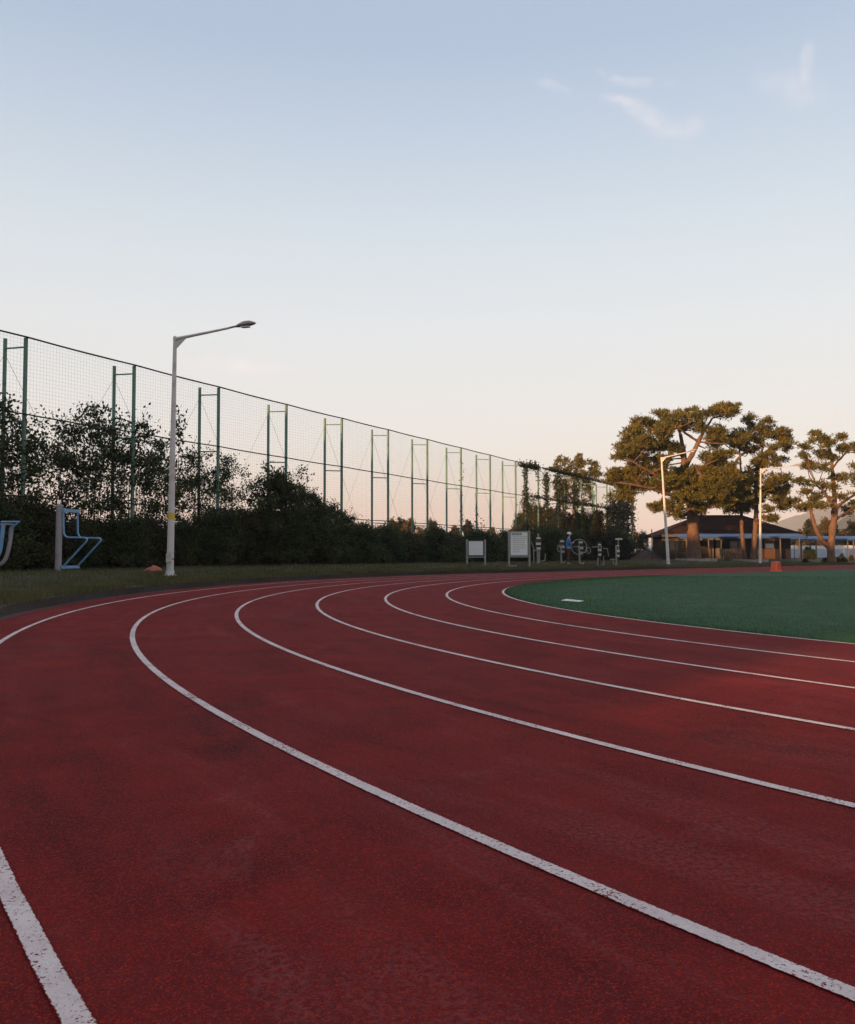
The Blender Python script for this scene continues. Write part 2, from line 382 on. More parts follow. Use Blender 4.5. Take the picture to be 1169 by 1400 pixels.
M_SHRUB = leaf_mat('shrub_leaves', [(.014, .024, .008), (.030, .044, .012), (.056, .070, .019), (.100, .078, .024)], .28)
M_SHRUB2 = leaf_mat('shrub_leaves_brown', [(.018, .022, .008), (.030, .033, .012), (.050, .043, .016), (.085, .058, .020)], .28)
M_AUTUMN = leaf_mat('autumn_leaves', [(.050, .048, .015), (.095, .072, .020), (.14, .088, .025), (.18, .105, .03)], .3)
M_IVY = leaf_mat('ivy_leaves', [(.016, .024, .009), (.028, .036, .012), (.050, .048, .018), (.085, .062, .026)], .25)
M_ROOF = pmat('brown_roof_tiles', (.034, .018, .013), .95, spec=.1, var=.3, scale=2.5, bump=.7, bscale=6)
M_WALL = pmat('dark_brown_boards', (.013, .008, .0065), .7, var=.25, scale=3)
M_FASCIA = pmat('fascia_paint', (.13, .105, .09), .7, var=.15)
M_WOOD = pmat('varnished_wood', (.10, .045, .018), .5, var=.25, scale=4)
M_GLASS = pmat('dark_glass', (.015, .015, .017), .08, var=.1, spec=.6)
M_CANOPY = pmat('blue_canopy_sheet', (.036, .090, .215), .5, var=.12, scale=1.5)
M_TIMB = pmat('pale_timber_post', (.13, .095, .07), .8, var=.2, scale=5)
M_PBLUE = pmat('pale_blue_panels', (.36, .42, .52), .5, var=.1, scale=2)
M_SKIN = pmat('skin', (.42, .25, .18), .5, var=.08)
M_JACKET = pmat('blue_jacket', (.035, .16, .38), .7, var=.2, scale=6)
M_TROUS = pmat('maroon_trousers', (.085, .020, .026), .8, var=.2, scale=6)
M_SHOE = pmat('grey_shoes', (.12, .11, .11), .7, var=.15)
M_CAR = pmat('white_car_paint', (.70, .72, .74), .3, var=.05)
M_TYRE = pmat('tyre_rubber', (.02, .02, .02), .8, var=.1)
M_CONC = pmat('concrete', (.30, .28, .26), .85, var=.2, scale=4, bump=.4, bscale=20)
M_HILL = pmat('forest_hill', (.050, .055, .032), .95, var=.4, scale=.01)
M_PLAST = pmat('pale_render', (.42, .38, .33), .8, var=.12, scale=.6)

# ================================================================== SETTING
random.seed(4); RNG = np.random.default_rng(11)
# --- infield, track, verge, built on the same plan
def ring(name, ra, rb, z, mat, sub=1, kind='structure', parent=None, uv=False):
    V = []; Fc = []; n = None
    for j in range(sub+1):
        p = stadium(ra + (rb-ra)*j/sub); n = len(p); V += [(x, y, z) for x, y in p]
    for j in range(sub):
        for i in range(n): i2 = (i+1) % n; Fc.append((j*n+i, j*n+i2, (j+1)*n+i2, (j+1)*n+i))
    o = link(bpy.data.objects.new(name, np_mesh(name, V, Fc, mat)), parent)
    if kind: o['kind'] = kind
    if uv:
        u = o.data.uv_layers.new(name='across'); a = np.zeros((len(o.data.loops), 2), np.float32)
        vi = np.zeros(len(o.data.loops), np.int32); o.data.loops.foreach_get('vertex_index', vi); a[:, 0] = vi // n; u.data.foreach_set('uv', a.ravel())
    return o
track = ring('running_track', R_IN-.15, R_EDGE+.12, 0.0, M_TRACK, 6)
for k in range(1, 7):
    r = R_IN + k*LANE
    o = ring('lane_line', r-.0275, r+.0275, .004, M_LINE, 1, None, track, True)
ring('lane_line', R_IN-.02, R_IN+.035, .004, M_LINE, 1, None, track, True)
# earth strip along the verge (dust washed onto the rubber)
V = []; Fc = []
p0 = stadium(R_EDGE-.16); p1 = stadium(R_EDGE+.1); n = len(p0)
for i in range(n):
    wob = .10*math.sin(i*.37)+.07*math.sin(i*.91+1); q = p0[i]; e = p1[i]
    V.append((q[0]+(e[0]-q[0])*(.2+wob), q[1]+(e[1]-q[1])*(.2+wob), .003)); V.append((e[0], e[1], .012))
for i in range(n): j = (i+1) % n; Fc.append((2*i, 2*j, 2*j+1, 2*i+1))
o = link(bpy.data.objects.new('earth_strip', np_mesh('earth_strip', V, Fc, M_SOIL))); o['kind'] = 'structure'
# infield
V = [(x, y, 0.0) for x, y in stadium(R_IN-.06)]; n = len(V)
V += [(x, y, .022) for x, y in stadium(R_IN-.09)]
for rr in (R_IN-.6, R_IN-4, R_IN-9, R_IN-14, .4): V += [(x, y, .022 + .22*(1-rr/R_IN)) for x, y in stadium(rr)]
Fc = [(j*n+i, j*n+(i+1) % n, (j+1)*n+(i+1) % n, (j+1)*n+i) for j in range(6) for i in range(n)]
o = link(bpy.data.objects.new('turf_field', np_mesh('turf_field', V, Fc, M_TURF))); o['kind'] = 'structure'
# verge and the land beyond, out to the horizon
offs = [0, .03, .15, .35, .6, 1, 1.5, 2, 2.7, 3.5, 4.4, 5.4, 6.5, 8, 9.5, 11, 13, 16, 20, 26, 35, 50, 75, 120, 250, 600, 1500, 3000]
V = []
for j, t in enumerate(offs):
    for i, (x, y) in enumerate(stadium(R_EDGE+t)):
        if j == 0: V.append((x, y, -.03))
        else:
            z = ground_z(x, y)
            V.append((x + (.03*math.sin(i*.8)+.02*math.sin(i*2.1) if j == 1 else 0), y, z))
Fc = [(j*n+i, j*n+(i+1) % n, (j+1)*n+(i+1) % n, (j+1)*n+i) for j in range(len(offs)-1) for i in range(n)]
ground = link(bpy.data.objects.new('ground', np_mesh('ground', V, Fc, M_GROUND, True))); ground['kind'] = 'structure'
ground.data.materials.append(M_SOILSHADE); _mi = np.zeros(len(Fc), np.int32); _mi[:n] = 1; _sm = np.ones(len(Fc), bool); _sm[:n] = False; ground.data.polygons.foreach_set('use_smooth', _sm); ground.data.polygons.foreach_set('material_index', _mi)  # step face at the track edge gets the shadow-dark soil
# --- far hills
def hill(name, Y, prof, depth, mat):
    V = []; n = 160; xs = [prof[0][0] + (prof[-1][0]-prof[0][0])*i/(n-1) for i in range(n)]
    rnd = random.Random(hash(name) % 1000 if False else len(name))
    ph = [rnd.uniform(0, 6.28) for _ in range(6)]
    rows = 9
    for r in range(rows):
        a = r/(rows-1)
        for px in xs:
            py = np.interp(px, [q[0] for q in prof], [q[1] for q in prof])
            h = max(0, (YH-py))/F_PX*Y
            h *= 1 + .03*math.sin(px*.11+ph[0]) + .022*math.sin(px*.37+ph[1]) + .015*math.sin(px*.9+ph[2])
            prf = math.sin(a*PI)**.8
            YY = Y + (a-.5)*depth
            x = (px-584.5)/F_PX*Y
            V.append((x, YY, -8 + (h+8)*prf*(1+.06*math.sin(a*9+px*.05))))
    Fc = [(r*n+i, r*n+i+1, (r+1)*n+i+1, (r+1)*n+i) for r in range(rows-1) for i in range(n-1)]
    o = link(bpy.data.objects.new(name, np_mesh(name, V, Fc, mat, True))); o['kind'] = 'structure'; return o
hill('mountain', 2200, [(985, 757), (1020, 742), (1060, 722), (1095, 708), (1125, 697), (1155, 689), (1200, 688), (1260, 700), (1340, 690), (1450, 720), (1600, 750)], 1000, M_HILL)
hill('wooded_hill', 800, [(1112, 757), (1130, 730), (1150, 717), (1180, 708), (1240, 704), (1330, 720), (1420, 750)], 300, M_HILL)

# --- long block, unseen behind the camera's left shoulder, added to shade the track
def shade_caster():
    d = -40.0; h = 16.4; th = 5.0
    def P(al, la): return Vector((SX*al - SY*la, SY*al + SX*la, 0))
    t = thing('shade_block', 'long unseen block added to shade the running track', 'building', P(d, 20), math.atan2(SX, -SY))
    # local x runs along -lateral... built in world axes instead
    t.rotation_euler = (0, 0, 0); o0 = t.location
    la0, la1, g0, g1, z0, z1 = -45, 110, -.1, 2.15, 5.85, 7.10  # gap shaped to throw a patch of sun onto the track
    def blk(a, b, zz0, zz1, name, mat):
        p = [P(d-th, a)-o0, P(d, a)-o0, P(d, b)-o0, P(d-th, b)-o0]
        MB().prism([(q.x, q.y, zz0) for q in p], (0, 0, zz1-zz0)).build(name, mat, t)
    blk(la0, g0, 0, h, 'wall', M_PLAST); blk(g1, la1, 0, h, 'wall', M_PLAST)
    blk(g0+.002, g1-.002, 0, z0, 'wall', M_PLAST); blk(g0+.002, g1-.002, z1, h-.01, 'wall', M_PLAST)
    blk(la0-.4, la1+.4, h+.003, h+.3, 'roof', M_CONC)
shade_caster()

# --- grass on the verge, fibres at the turf's edge
def blades(name, n, sampler, hmin, hmax, w, mat, kind='stuff', lean=.5):
    P = sampler(n); n = len(P)
    h = RNG.uniform(hmin, hmax, n); a = RNG.uniform(0, 2*PI, n); ln = RNG.uniform(0, lean, n)*h; a2 = RNG.uniform(0, 2*PI, n)
    ww = w*RNG.uniform(.6, 1.4, n)*(1 + P[:, 3])
    V = np.empty((n, 3, 3), np.float32)
    V[:, 0] = P[:, :3] + np.stack([np.cos(a)*ww, np.sin(a)*ww, -.02+0*h], 1)
    V[:, 1] = P[:, :3] - np.stack([np.cos(a)*ww, np.sin(a)*ww, .02+0*h], 1)
    V[:, 2] = P[:, :3] + np.stack([np.cos(a2)*ln, np.sin(a2)*ln, h], 1)
    o = link(bpy.data.objects.new(name, np_mesh(name, V.reshape(-1, 3), np.arange(n*3).reshape(-1, 3), mat)))
    o['kind'] = kind; return o
def verge_pts(n):
    out = []
    while len(out) < n:
        # ring sample, denser near the edge
        rr_ = random.random(); t = abs(random.gauss(0, 1))*3.2 if rr_ < .4 else (random.uniform(.03, 1.0) if rr_ < .62 else random.uniform(0, 13))
        if random.random() < .62:
            a = random.uniform(PI*.98 , PI*2.02) if False else random.uniform(PHI+PI/2, PHI+PI*1.16); r = R_EDGE+t
            x, y = CX+r*math.cos(a), CY+r*math.sin(a)
        else:
            q = random.uniform(0, 46); r = R_EDGE+t; x, y = CX+UX*q+NX*r, CY+UY*q+NY*r
        if y < 1: continue
        tone = hnoise(x*1.4, y*1.4)
        if tone < -.35 and random.random() < .7: continue
        if x > 13 and y < 75 and t > 8 and random.random() < .6: continue
        d = math.hypot(x, y)
        out.append((x, y, ground_z(x, y), max(0, d-14)*.04))
    return np.array(out, np.float32)
go = blades('verge_grass', 170000, verge_pts, .035, .13, .006, M_GRASS)
tag(go, 'short dull green grass on the bank outside the track', 'grass')
def edge_pts(n):
    out = []
    while len(out) < n:
        t = (abs(random.gauss(0, 1))*.8 if random.random() < .4 else abs(random.gauss(0, 1))*5)-.02
        if t > R_IN-1: continue
        a = random.uniform(PHI+PI*.5, PHI+PI*1.32); r = R_IN-.06-t; x, y = CX+r*math.cos(a), CY+r*math.sin(a)
        d = math.hypot(x, y)
        out.append((x, y, .018+.22*t/R_IN, max(0, d-8)*.05))
    return np.array(out, np.float32)
eo = blades('turf_fringe', 150000, edge_pts, .012, .032, .0035, M_TURFB, lean=1.0)
tag(eo, 'dark green fibre fringe along the edge of the artificial turf', 'turf')

# ================================================================== FENCE
FX0, FY0, FDX, FDY, FSP = -13.66, 29.0, .4805, .8770, 4.736
FTOP = 8.06
def fence_pt(n, off=0.0):
    """n = post number, off = metres towards the track (negative: outwards)"""
    return Vector((FX0 + FDX*FSP*n + FDY*off, FY0 + FDY*FSP*n - FDX*off, 0))
def ftop(n): return 8.24 - .05*n if n < 3 else 8.09 - .018*(n-3)
def build_fence():
    p = fence_pt(-2); p.z = ground_z(p.x, p.y)
    t = thing('netting_fence', 'tall green ball netting fence on paired posts behind the hedge', 'fence', (0, 0, 0))
    ang = math.atan2(FDY, FDX)
    front = MB().tube([(0, 0, -.1), (0, 0, 4), (0, 0, FTOP)], .070, 10).mesh('post', M_FENCE, True)
    back = MB().tube([(0, 0, -.1), (0, 0, 4), (0, 0, FTOP+.02)], .066, 10).mesh('post', M_FENCE, True)
    rung = MB().tube([(0, 0, 0), (0, 1.1, 0)], .030, 6).mesh('rung', M_FENCE, True)
    # one bay of knotted net, cords 12 cm apart, sagging a little
    nb = MB(); rnd = random.Random(2); step = .125
    nu = int(FSP/step); nv = int((FTOP-.2)/step)
    def sag(u, v): return .05*math.sin(u/FSP*PI)*math.sin(v*1.1) 
    for i in range(nu+1):
        u = FSP*i/nu; nb.tube([(u, .0, z + sag(u, z)) for z in np.linspace(.2, FTOP, 7)], .0022, 3, False)
    for j in range(nv+1):
        z = .2 + (FTOP-.2)*j/nv; nb.tube([(u, 0, z + sag(u, z) + rnd.uniform(-.008, .008)) for u in np.linspace(0, FSP, 7)], .0022, 3, False)
    net = nb.mesh('netting', M_NET)
    for n in range(-2, 17):
        a = fence_pt(n); b = fence_pt(n, -1.1); ks = ftop(n)/FTOP
        ga = ground_z(a.x, a.y)
        fo = link(bpy.data.objects.new('post', front), t); fo.location = (a.x, a.y, 0); fo.scale = (1, 1, ks)
        fo = link(bpy.data.objects.new('post', back), t); fo.location = (b.x, b.y, 0); fo.scale = (1, 1, ks*1.012)
        for z in (FTOP-.30, 5.28, 2.62):
            o = link(bpy.data.objects.new('rung', rung), t); o.location = (a.x, a.y, z*ks); o.rotation_euler = (.07, 0, ang)
        if n < 16:
            o = link(bpy.data.objects.new('netting', net), t); o.location = (a.x+FDY*.085, a.y-FDX*.085, 0); o.rotation_euler = (0, 0, ang); o.scale = (1, 1, ftop(n+.5)/FTOP); o['kind'] = 'stuff'
            c = fence_pt(n+1, -1.1)
            MB().tube([(b.x, b.y, FTOP-.25), (c.x, c.y, .3)], .0075, 4, False).build('brace_wire', M_WIRE, t)
            MB().tube([(c.x, c.y, FTOP-.25), (b.x, b.y, .3)], .006, 4, False).build('brace_wire', M_WIRE, t)
    for z, r in ((FTOP+.02, .030), (5.50, .026), (2.78, .024), (.16, .024)):
        pts = []
        for n in np.arange(-2, 16.01, .25):
            a = fence_pt(n, .09); fr = n - math.floor(n); pts.append((a.x, a.y, z*ftop(n)/FTOP - .025*math.sin(fr*PI)))
        MB().tube(pts, r, 6).build('rope', M_ROPE, t, True)
    # return of the fence at the far corner
    A = fence_pt(16); nA = Vector((-FDY, FDX, 0))
    for k in (1, 2):
        q = A + nA*(2.2*k); link(bpy.data.objects.new('post', front), t).location = (q.x, q.y, 0)
    return t
build_fence()

# ================================================================== FOLIAGE TOOLS
def leaf_cloud(P, size, rng, up=.3, aspect=.55, axis=None):
    """P: n x 3 leaf positions -> vertices and quads of kite-shaped leaves in random attitudes"""
    n = len(P)
    d = rng.normal(size=(n, 3))
    if axis is not None: d = d*.55 + axis
    d[:, 2] += up; d /= np.linalg.norm(d, axis=1, keepdims=True)+1e-9
    r = rng.normal(size=(n, 3)); s = np.cross(d, r); s /= np.linalg.norm(s, axis=1, keepdims=True)+1e-9
    L_ = (size*rng.uniform(.6, 1.35, n))[:, None]; W = L_*aspect*.5
    V = np.empty((n, 4, 3), np.float32)
    V[:, 0] = P; V[:, 1] = P + d*L_*.45 + s*W; V[:, 2] = P + d*L_; V[:, 3] = P + d*L_*.45 - s*W
    return V.reshape(-1, 3), np.arange(n*4).reshape(-1, 4)
def shrub_mesh(seed, h, r, n_cl, per, leaf, mat, airy=0.5, low=.12, twigs=True):
    """an irregular bush: stems from the ground, sprays of leaves round the twig ends, whippy shoots on top"""
    rng = np.random.default_rng(seed); rd = random.Random(seed); wood = MB(); pts = []; ax = []
    nst = rd.randint(4, 7); tips = []
    for k in range(n_cl):
        a = rd.uniform(0, 2*PI); zz = low + (1-low)*rd.random()**.8
        env = (1-abs(zz-.45)**2.2*1.9) * (1 + .25*math.sin(3*a+seed) + .15*math.sin(5*a+zz*7+seed))
        rr = r*max(.12, env)*math.sqrt(rd.random())*(1 if zz < .75 else .8)
        tips.append((rr*math.cos(a), rr*math.sin(a), h*zz*(1+.08*math.sin(2*a+seed*1.7))))
    roots = [(rd.uniform(-.3, .3)*r*.5, rd.uniform(-.3, .3)*r*.5) for _ in range(nst)]
    for (x, y, z) in tips:
        if twigs and rd.random() < .4:
            rx, ry = min(roots, key=lambda q: (q[0]-x)**2+(q[1]-y)**2)
            m1 = (rx+(x-rx)*.35+rd.uniform(-.25, .25), ry+(y-ry)*.35+rd.uniform(-.25, .25), z*.5)
            m2 = (rx+(x-rx)*.65+rd.uniform(-.1, .1), ry+(y-ry)*.65+rd.uniform(-.1, .1), z*.82)
            wood.tube([(rx, ry, -.05), m1, m2, (x, y, z)], [.022, .015, .009, .003], 4, False)
        cs = r*.17*rd.uniform(.5, 1.6)
        k = int(per*rd.uniform(.5, 1.5)); ntw = rd.randint(3, 6)
        for _ in range(ntw):
            dd = rng.normal(size=3); dd[2] = abs(dd[2])*.7+.1; dd /= np.linalg.norm(dd)
            ln = cs*rd.uniform(.8, 2.4)
            m = max(3, k//ntw); s = rng.random(m)**.8
            q = np.array([x, y, z]) + np.outer(s*ln, dd) + rng.normal(size=(m, 3))*cs*airy*.55
            pts.append(q); ax.append(np.repeat(dd[None], m, 0))
            if twigs: wood.tube([(x, y, z), tuple(np.array([x, y, z])+dd*ln)], [.006, .003], 3, False)
    P = np.concatenate(pts); A = np.concatenate(ax); A = A*.5
    keep = P[:, 2] > .03; P = P[keep]; A = A[keep]
    V, Fc = leaf_cloud(P, leaf, rng, .15, .6, A)
    return np_mesh('foliage', V, Fc, mat), wood.mesh('stems', M_TWIG)
SHRUBS = {}
def shrub(kind, px, Y, h, label, name='shrub', group=None, rz=None, wide=1.0, cat='shrub', off=None):
    me_l, me_w, h0 = SHRUBS[kind]
    g = gp(px, Y) if off is None else off
    t = thing(name, label, cat, g, rz if rz is not None else random.uniform(0, 6.28), group)
    s = h/h0; t.scale = (s*wide, s*wide, s)
    link(bpy.data.objects.new('crown' if cat == 'tree' else 'foliage', me_l), t); link(bpy.data.objects.new('trunk' if cat == 'tree' else 'stems', me_w), t)
    return t
for k, (args, h0) in {
    'airy1': ((21, 5.4, 1.7, 78, 62, .125, M_SHRUB, .62, .26), 6.0), 'airy2': ((22, 5.4, 1.8, 74, 62, .125, M_SHRUB, .62, .26), 6.0),
    'bushy1': ((23, 4.0, 1.6, 120, 120, .115, M_SHRUB, .65, .10), 4.5), 'bushy2': ((24, 4.0, 1.7, 120, 115, .115, M_SHRUB, .65, .10), 4.5),
    'low1': ((25, 2.2, 1.3, 170, 110, .10, M_SHRUB, .7, .03), 2.6), 'low2': ((26, 2.2, 1.4, 170, 100, .10, M_SHRUB2, .7, .03), 2.6),
    'aut1': ((27, 4.4, 1.7, 100, 48, .24, M_AUTUMN, .7, .1), 5.0), 'aut2': ((28, 4.4, 1.4, 95, 40, .24, M_SHRUB2, .8, .1), 5.0)}.items():
    SHRUBS[k] = (*shrub_mesh(*args), h0)
def off_fence(n, o):
    p = fence_pt(n, o); p.z = ground_z(p.x, p.y); return p

# airy tall shrubs along the left stretch of fence, each by fence post number
G1 = 'tall shrubs in front of the netting fence'
for (kind, n, o, h, w, lab) in [
    ('airy1', -.75, -0.80, 6.6, 1.15, 'tall open shrub behind the curved grey and blue frame'),
    ('airy2', -.25, -0.40, 6.4, 1.0, 'tall open shrub over the top of the curved exercise frame'),
    ('airy2', .12, -0.80, 5.3, 1.0, 'open leafy shrub between two post pairs, above the blue dip bars'),
    ('airy1', .42, -0.60, 5.4, 1.05, 'thin shrub with sky showing through, right of the dip bars'),
    ('airy2', .72, -0.90, 6.4, .95, 'tallest open shrub reaching the middle rope of the netting'),
    ('airy1', 1.05, -0.50, 5.9, 1.0, 'open shrub standing against a green fence post by the lamp'),
    ('airy2', 1.40, -0.70, 5.4, 1.0, 'loose shrub directly behind the tall lamp post'),
    ('airy1', 1.85, -.55, 5.0, .95, 'open dark shrub just right of the tall lamp post'),
    ('airy2', 2.25, -.40, 5.1, .9, 'open shrub with a layered crown below the middle rope'),
    ('bushy1', 2.65, 0.80, 4.5, 1.0, 'dense dark shrub wrapped round a pair of fence posts'),
    ('bushy2', 3.05, 0.90, 3.9, 1.0, 'rounded dark shrub where the hedge starts to drop'),
    ('bushy1', 3.45, 1.00, 3.1, 1.05, 'lower dark shrub on the falling end of the hedge'),
    ('bushy2', 3.80, 0.80, 2.8, .95, 'last dark shrub at the low end of the hedge')]:
    shrub(kind, 0, 0, h, lab, 'tall_shrub', G1, wide=w, off=off_fence(n, o))
G2 = 'low shrubs filling the foot of the hedge'
for i, n in enumerate(np.arange(-1.0, 4.2, .36)):
    shrub(('low1', 'low2')[i % 2 if i < 5 else (0 if i % 3 else 1)], 0, 0, (2.9, 2.5, 2.7)[i % 3]*((.70 if .15 < n < 1.55 else (.85 if n < 2.4 else 1)) if n < 3 else .8), 'low dense dark shrub filling the foot of the hedge by the track', 'low_shrub', G2, wide=1.1, off=off_fence(n, (.25 if n < 2 else .9) + .3*((i*7) % 3-1)))
for i, n in enumerate(np.arange(-.8, 3.4, .55)):
    shrub('low1', 0, 0, 2.0 if n < 2.4 else 2.7, 'dark dense shrub behind the netting at the foot of the fence', 'backing_shrub', 'shrubs behind the netting', wide=1.2, off=off_fence(n, -1.6))
# low thicket under the middle of the fence
for i, n in enumerate(np.arange(4.2, 12.5, .42)):
    shrub(('low1', 'low1', 'low2')[i % 3], 0, 0, (1.9, 2.2, 2.0)[i % 3] + max(0, n-7)*.10, 'low dark thicket shrub under the middle stretch of netting', 'thicket_shrub', 'thicket under the fence', wide=1.25, off=off_fence(n, .5 + .4*((i*5) % 3-1)))
for i, n in enumerate(np.arange(8.8, 14.0, .42)):
    shrub(('low1', 'low1', 'low1', 'low2')[i % 4], 0, 0, 2.3 + .2*(i % 4), 'dark thicket shrub behind the exercise stations', 'thicket_shrub', 'thicket behind the stations', wide=1.1, off=off_fence(n, 1.5 + .8*((i*5) % 3-1)))
# autumn trees beyond the fence
G3 = 'autumn trees beyond the fence'
rnd = random.Random(9)
for i, px in enumerate([536, 548, 560, 575, 590, 606, 622, 640, 655, 672, 690, 705, 720, 735, 752, 768]):
    Y = 92 + rnd.uniform(-6, 10); top = [713, 709, 712, 726, 712, 728, 722, 716, 730, 722, 728, 718, 700, 694, 700, 704][i] + rnd.uniform(-3, 3)
    h = (YH-top)/F_PX*Y + CAM_H
    shrub(('aut1', 'aut2', 'aut1')[i % 3], px, Y, h, 'small rusty autumn tree seen through the netting beyond the fence', 'autumn_tree', G3, wide=.8 if i < 12 else .75, cat='tree')
for i, px in enumerate([712, 724, 738, 752, 766, 780, 796, 808, 818]):
    Y = 78 + rnd.uniform(-4, 6); top = [705, 690, 694, 700, 712, 706, 698, 704, 700][i]
    shrub(('bushy2', 'bushy1', 'aut2')[i % 3], px, Y, (YH-top)/F_PX*Y+CAM_H, 'mixed green and brown tree crowding behind the vine covered posts', 'roadside_tree', 'trees behind the vine covered posts', wide=.55, cat='tree')

# --- vines on the fence
def vine(paths, seed, label, dens=110, leaf=.16, spread=.14, group='vines on the netting fence'):
    rng = np.random.default_rng(seed); pts = []; w = MB(); base = Vector(paths[0][0])
    for (a, b, k, sp) in paths:
        a = Vector(a); b = Vector(b); m = int((b-a).length*dens*k); s = rng.random(m)
        cl = .5+.5*np.sin(s*(b-a).length*2.2+seed) ; keep = rng.random(m) < .5+.5*cl; s = s[keep]; m = len(s)
        q = np.array(a)[None]*(1-s[:, None]) + np.array(b)[None]*s[:, None] + rng.normal(size=(m, 3))*sp*(.5+cl[keep])[:, None]
        pts.append(q)
        w.tube([a, a.lerp(b, .5)+Vector((.03, .02, 0)), b], .012, 4, False)
    t = thing('climbing_vine', label, 'vine', base, 0, group)
    P = np.concatenate(pts) - np.array(base)[None]; P = P[P[:, 2] > .02]
    V, Fc = leaf_cloud(P, leaf, rng, -.5, .7)
    link(bpy.data.objects.new('leaves', np_mesh('leaves', V, Fc, M_IVY)), t)
    o = w.build('stem', M_TWIG, t); me = o.data; me.transform(Matrix.Translation(-base)); return t
def fz(n, o, z): p = fence_pt(n, o); p.z = z; return p
def gz(n, o): p = fence_pt(n, o); return ground_z(p.x, p.y)
ORD = ['eighth', 'ninth', 'tenth', 'eleventh', 'twelfth', 'thirteenth', 'fourteenth']
vine([(fz(1.48, .1, gz(1, .1)), fz(1.48, .1, 6.9), .6, .10), (fz(1.5, .1, 5.0), fz(1.49, .1, 6.6), 1.6, .12)], 31, 'thin vine climbing the netting just behind the tall lamp post', 60, .14)
vine([(fz(7, .05, .2), fz(7, .05, 7.2), .35, .06)], 32, 'sparse vine trailing down a post near the small white board', 60, .12)
vine([(fz(8, -1.1, .2), fz(8, -1.1, 5.6), .6, .07), (fz(7.6, .1, .2), fz(7.65, .1, 3.0), .7, .12)], 33, 'thin vine on the post just left of the first vine curtain', 70, .13)
vine([(fz(10, -1.1, .2), fz(10, -1.1, 7.9), 4.5, .12)], 34, 'dense dark vine wrapping the first fully covered fence post', 100, .15)
vine([(fz(10, 0, .2), fz(10, 0, 7.9), .8, .08), (fz(9.8, .05, .2), fz(9.8, .05, 5.6), .6, .10)], 35, 'lighter vine on the post beside the first covered post', 90, .14)
vine([(fz(11, -1.1, .2), fz(11, -1.1, 7.9), 4.0, .13)], 36, 'dense vine column on the left post of the second covered pair', 100, .16)
vine([(fz(11, 0, .2), fz(11, 0, 7.9), 4.0, .14)], 37, 'dense vine column on the right post of the second covered pair', 100, .16)
vine([(fz(12, -1.1, .2), fz(12, -1.1, 7.8), 3.2, .14), (fz(12, 0, .2), fz(12, 0, 7.8), 3.2, .14)], 38, 'vine columns hanging on the third covered pair of posts', 100, .17)
vine([(fz(13, -1.1, .2), fz(13, -1.1, 6.0), .8, .14), (fz(13.1, 0, .2), fz(13.1, 0, 5.0), 1.0, .2)], 39, 'ragged vine on posts in front of the red trunked pine', 90, .17)
vine([(fz(9.15, .05, 7.75), fz(9.95, .05, 7.95), 3.0, .15), (fz(9.4, .05, 7.6), fz(9.9, .05, 7.7), 2.0, .22)], 40, 'thick clump of vine hanging on the top rope', 130, .16)
vine([(fz(10.3, .05, 7.95), fz(12.2, .05, 7.98), 2.2, .13), (fz(11.0, .05, 7.7), fz(11.9, .05, 7.7), 1.6, .25)], 41, 'long mat of vine lying along the top rope', 130, .16)
vine([(fz(12.2, .05, 7.98), fz(14.6, .05, 8.0), 1.4, .12)], 42, 'thin mat of vine along the far end of the top rope', 120, .16)
vine([(fz(9.6, .05, 5.45), fz(14.5, .05, 5.5), .9, .12)], 43, 'vine matted along the middle rope beyond the notice board', 110, .16)
for k, n in enumerate((13.9, 14.25, 14.6, 14.95, 15.3)):
    vine([(fz(n, .3, .2), fz(n, .3, (5.6, 6.6, 6.2, 7.0, 6.4)[k]), 3.2, .30)], 50+k, 'dark green vine column at the far corner of the netting fence', 130, .2, group='vine columns at the fence corner')
vine([(fz(16, 0, .2), fz(16, 0, 8.0), 2.0, .13)], 58, 'vine on the end post of the netting fence', 100, .18)

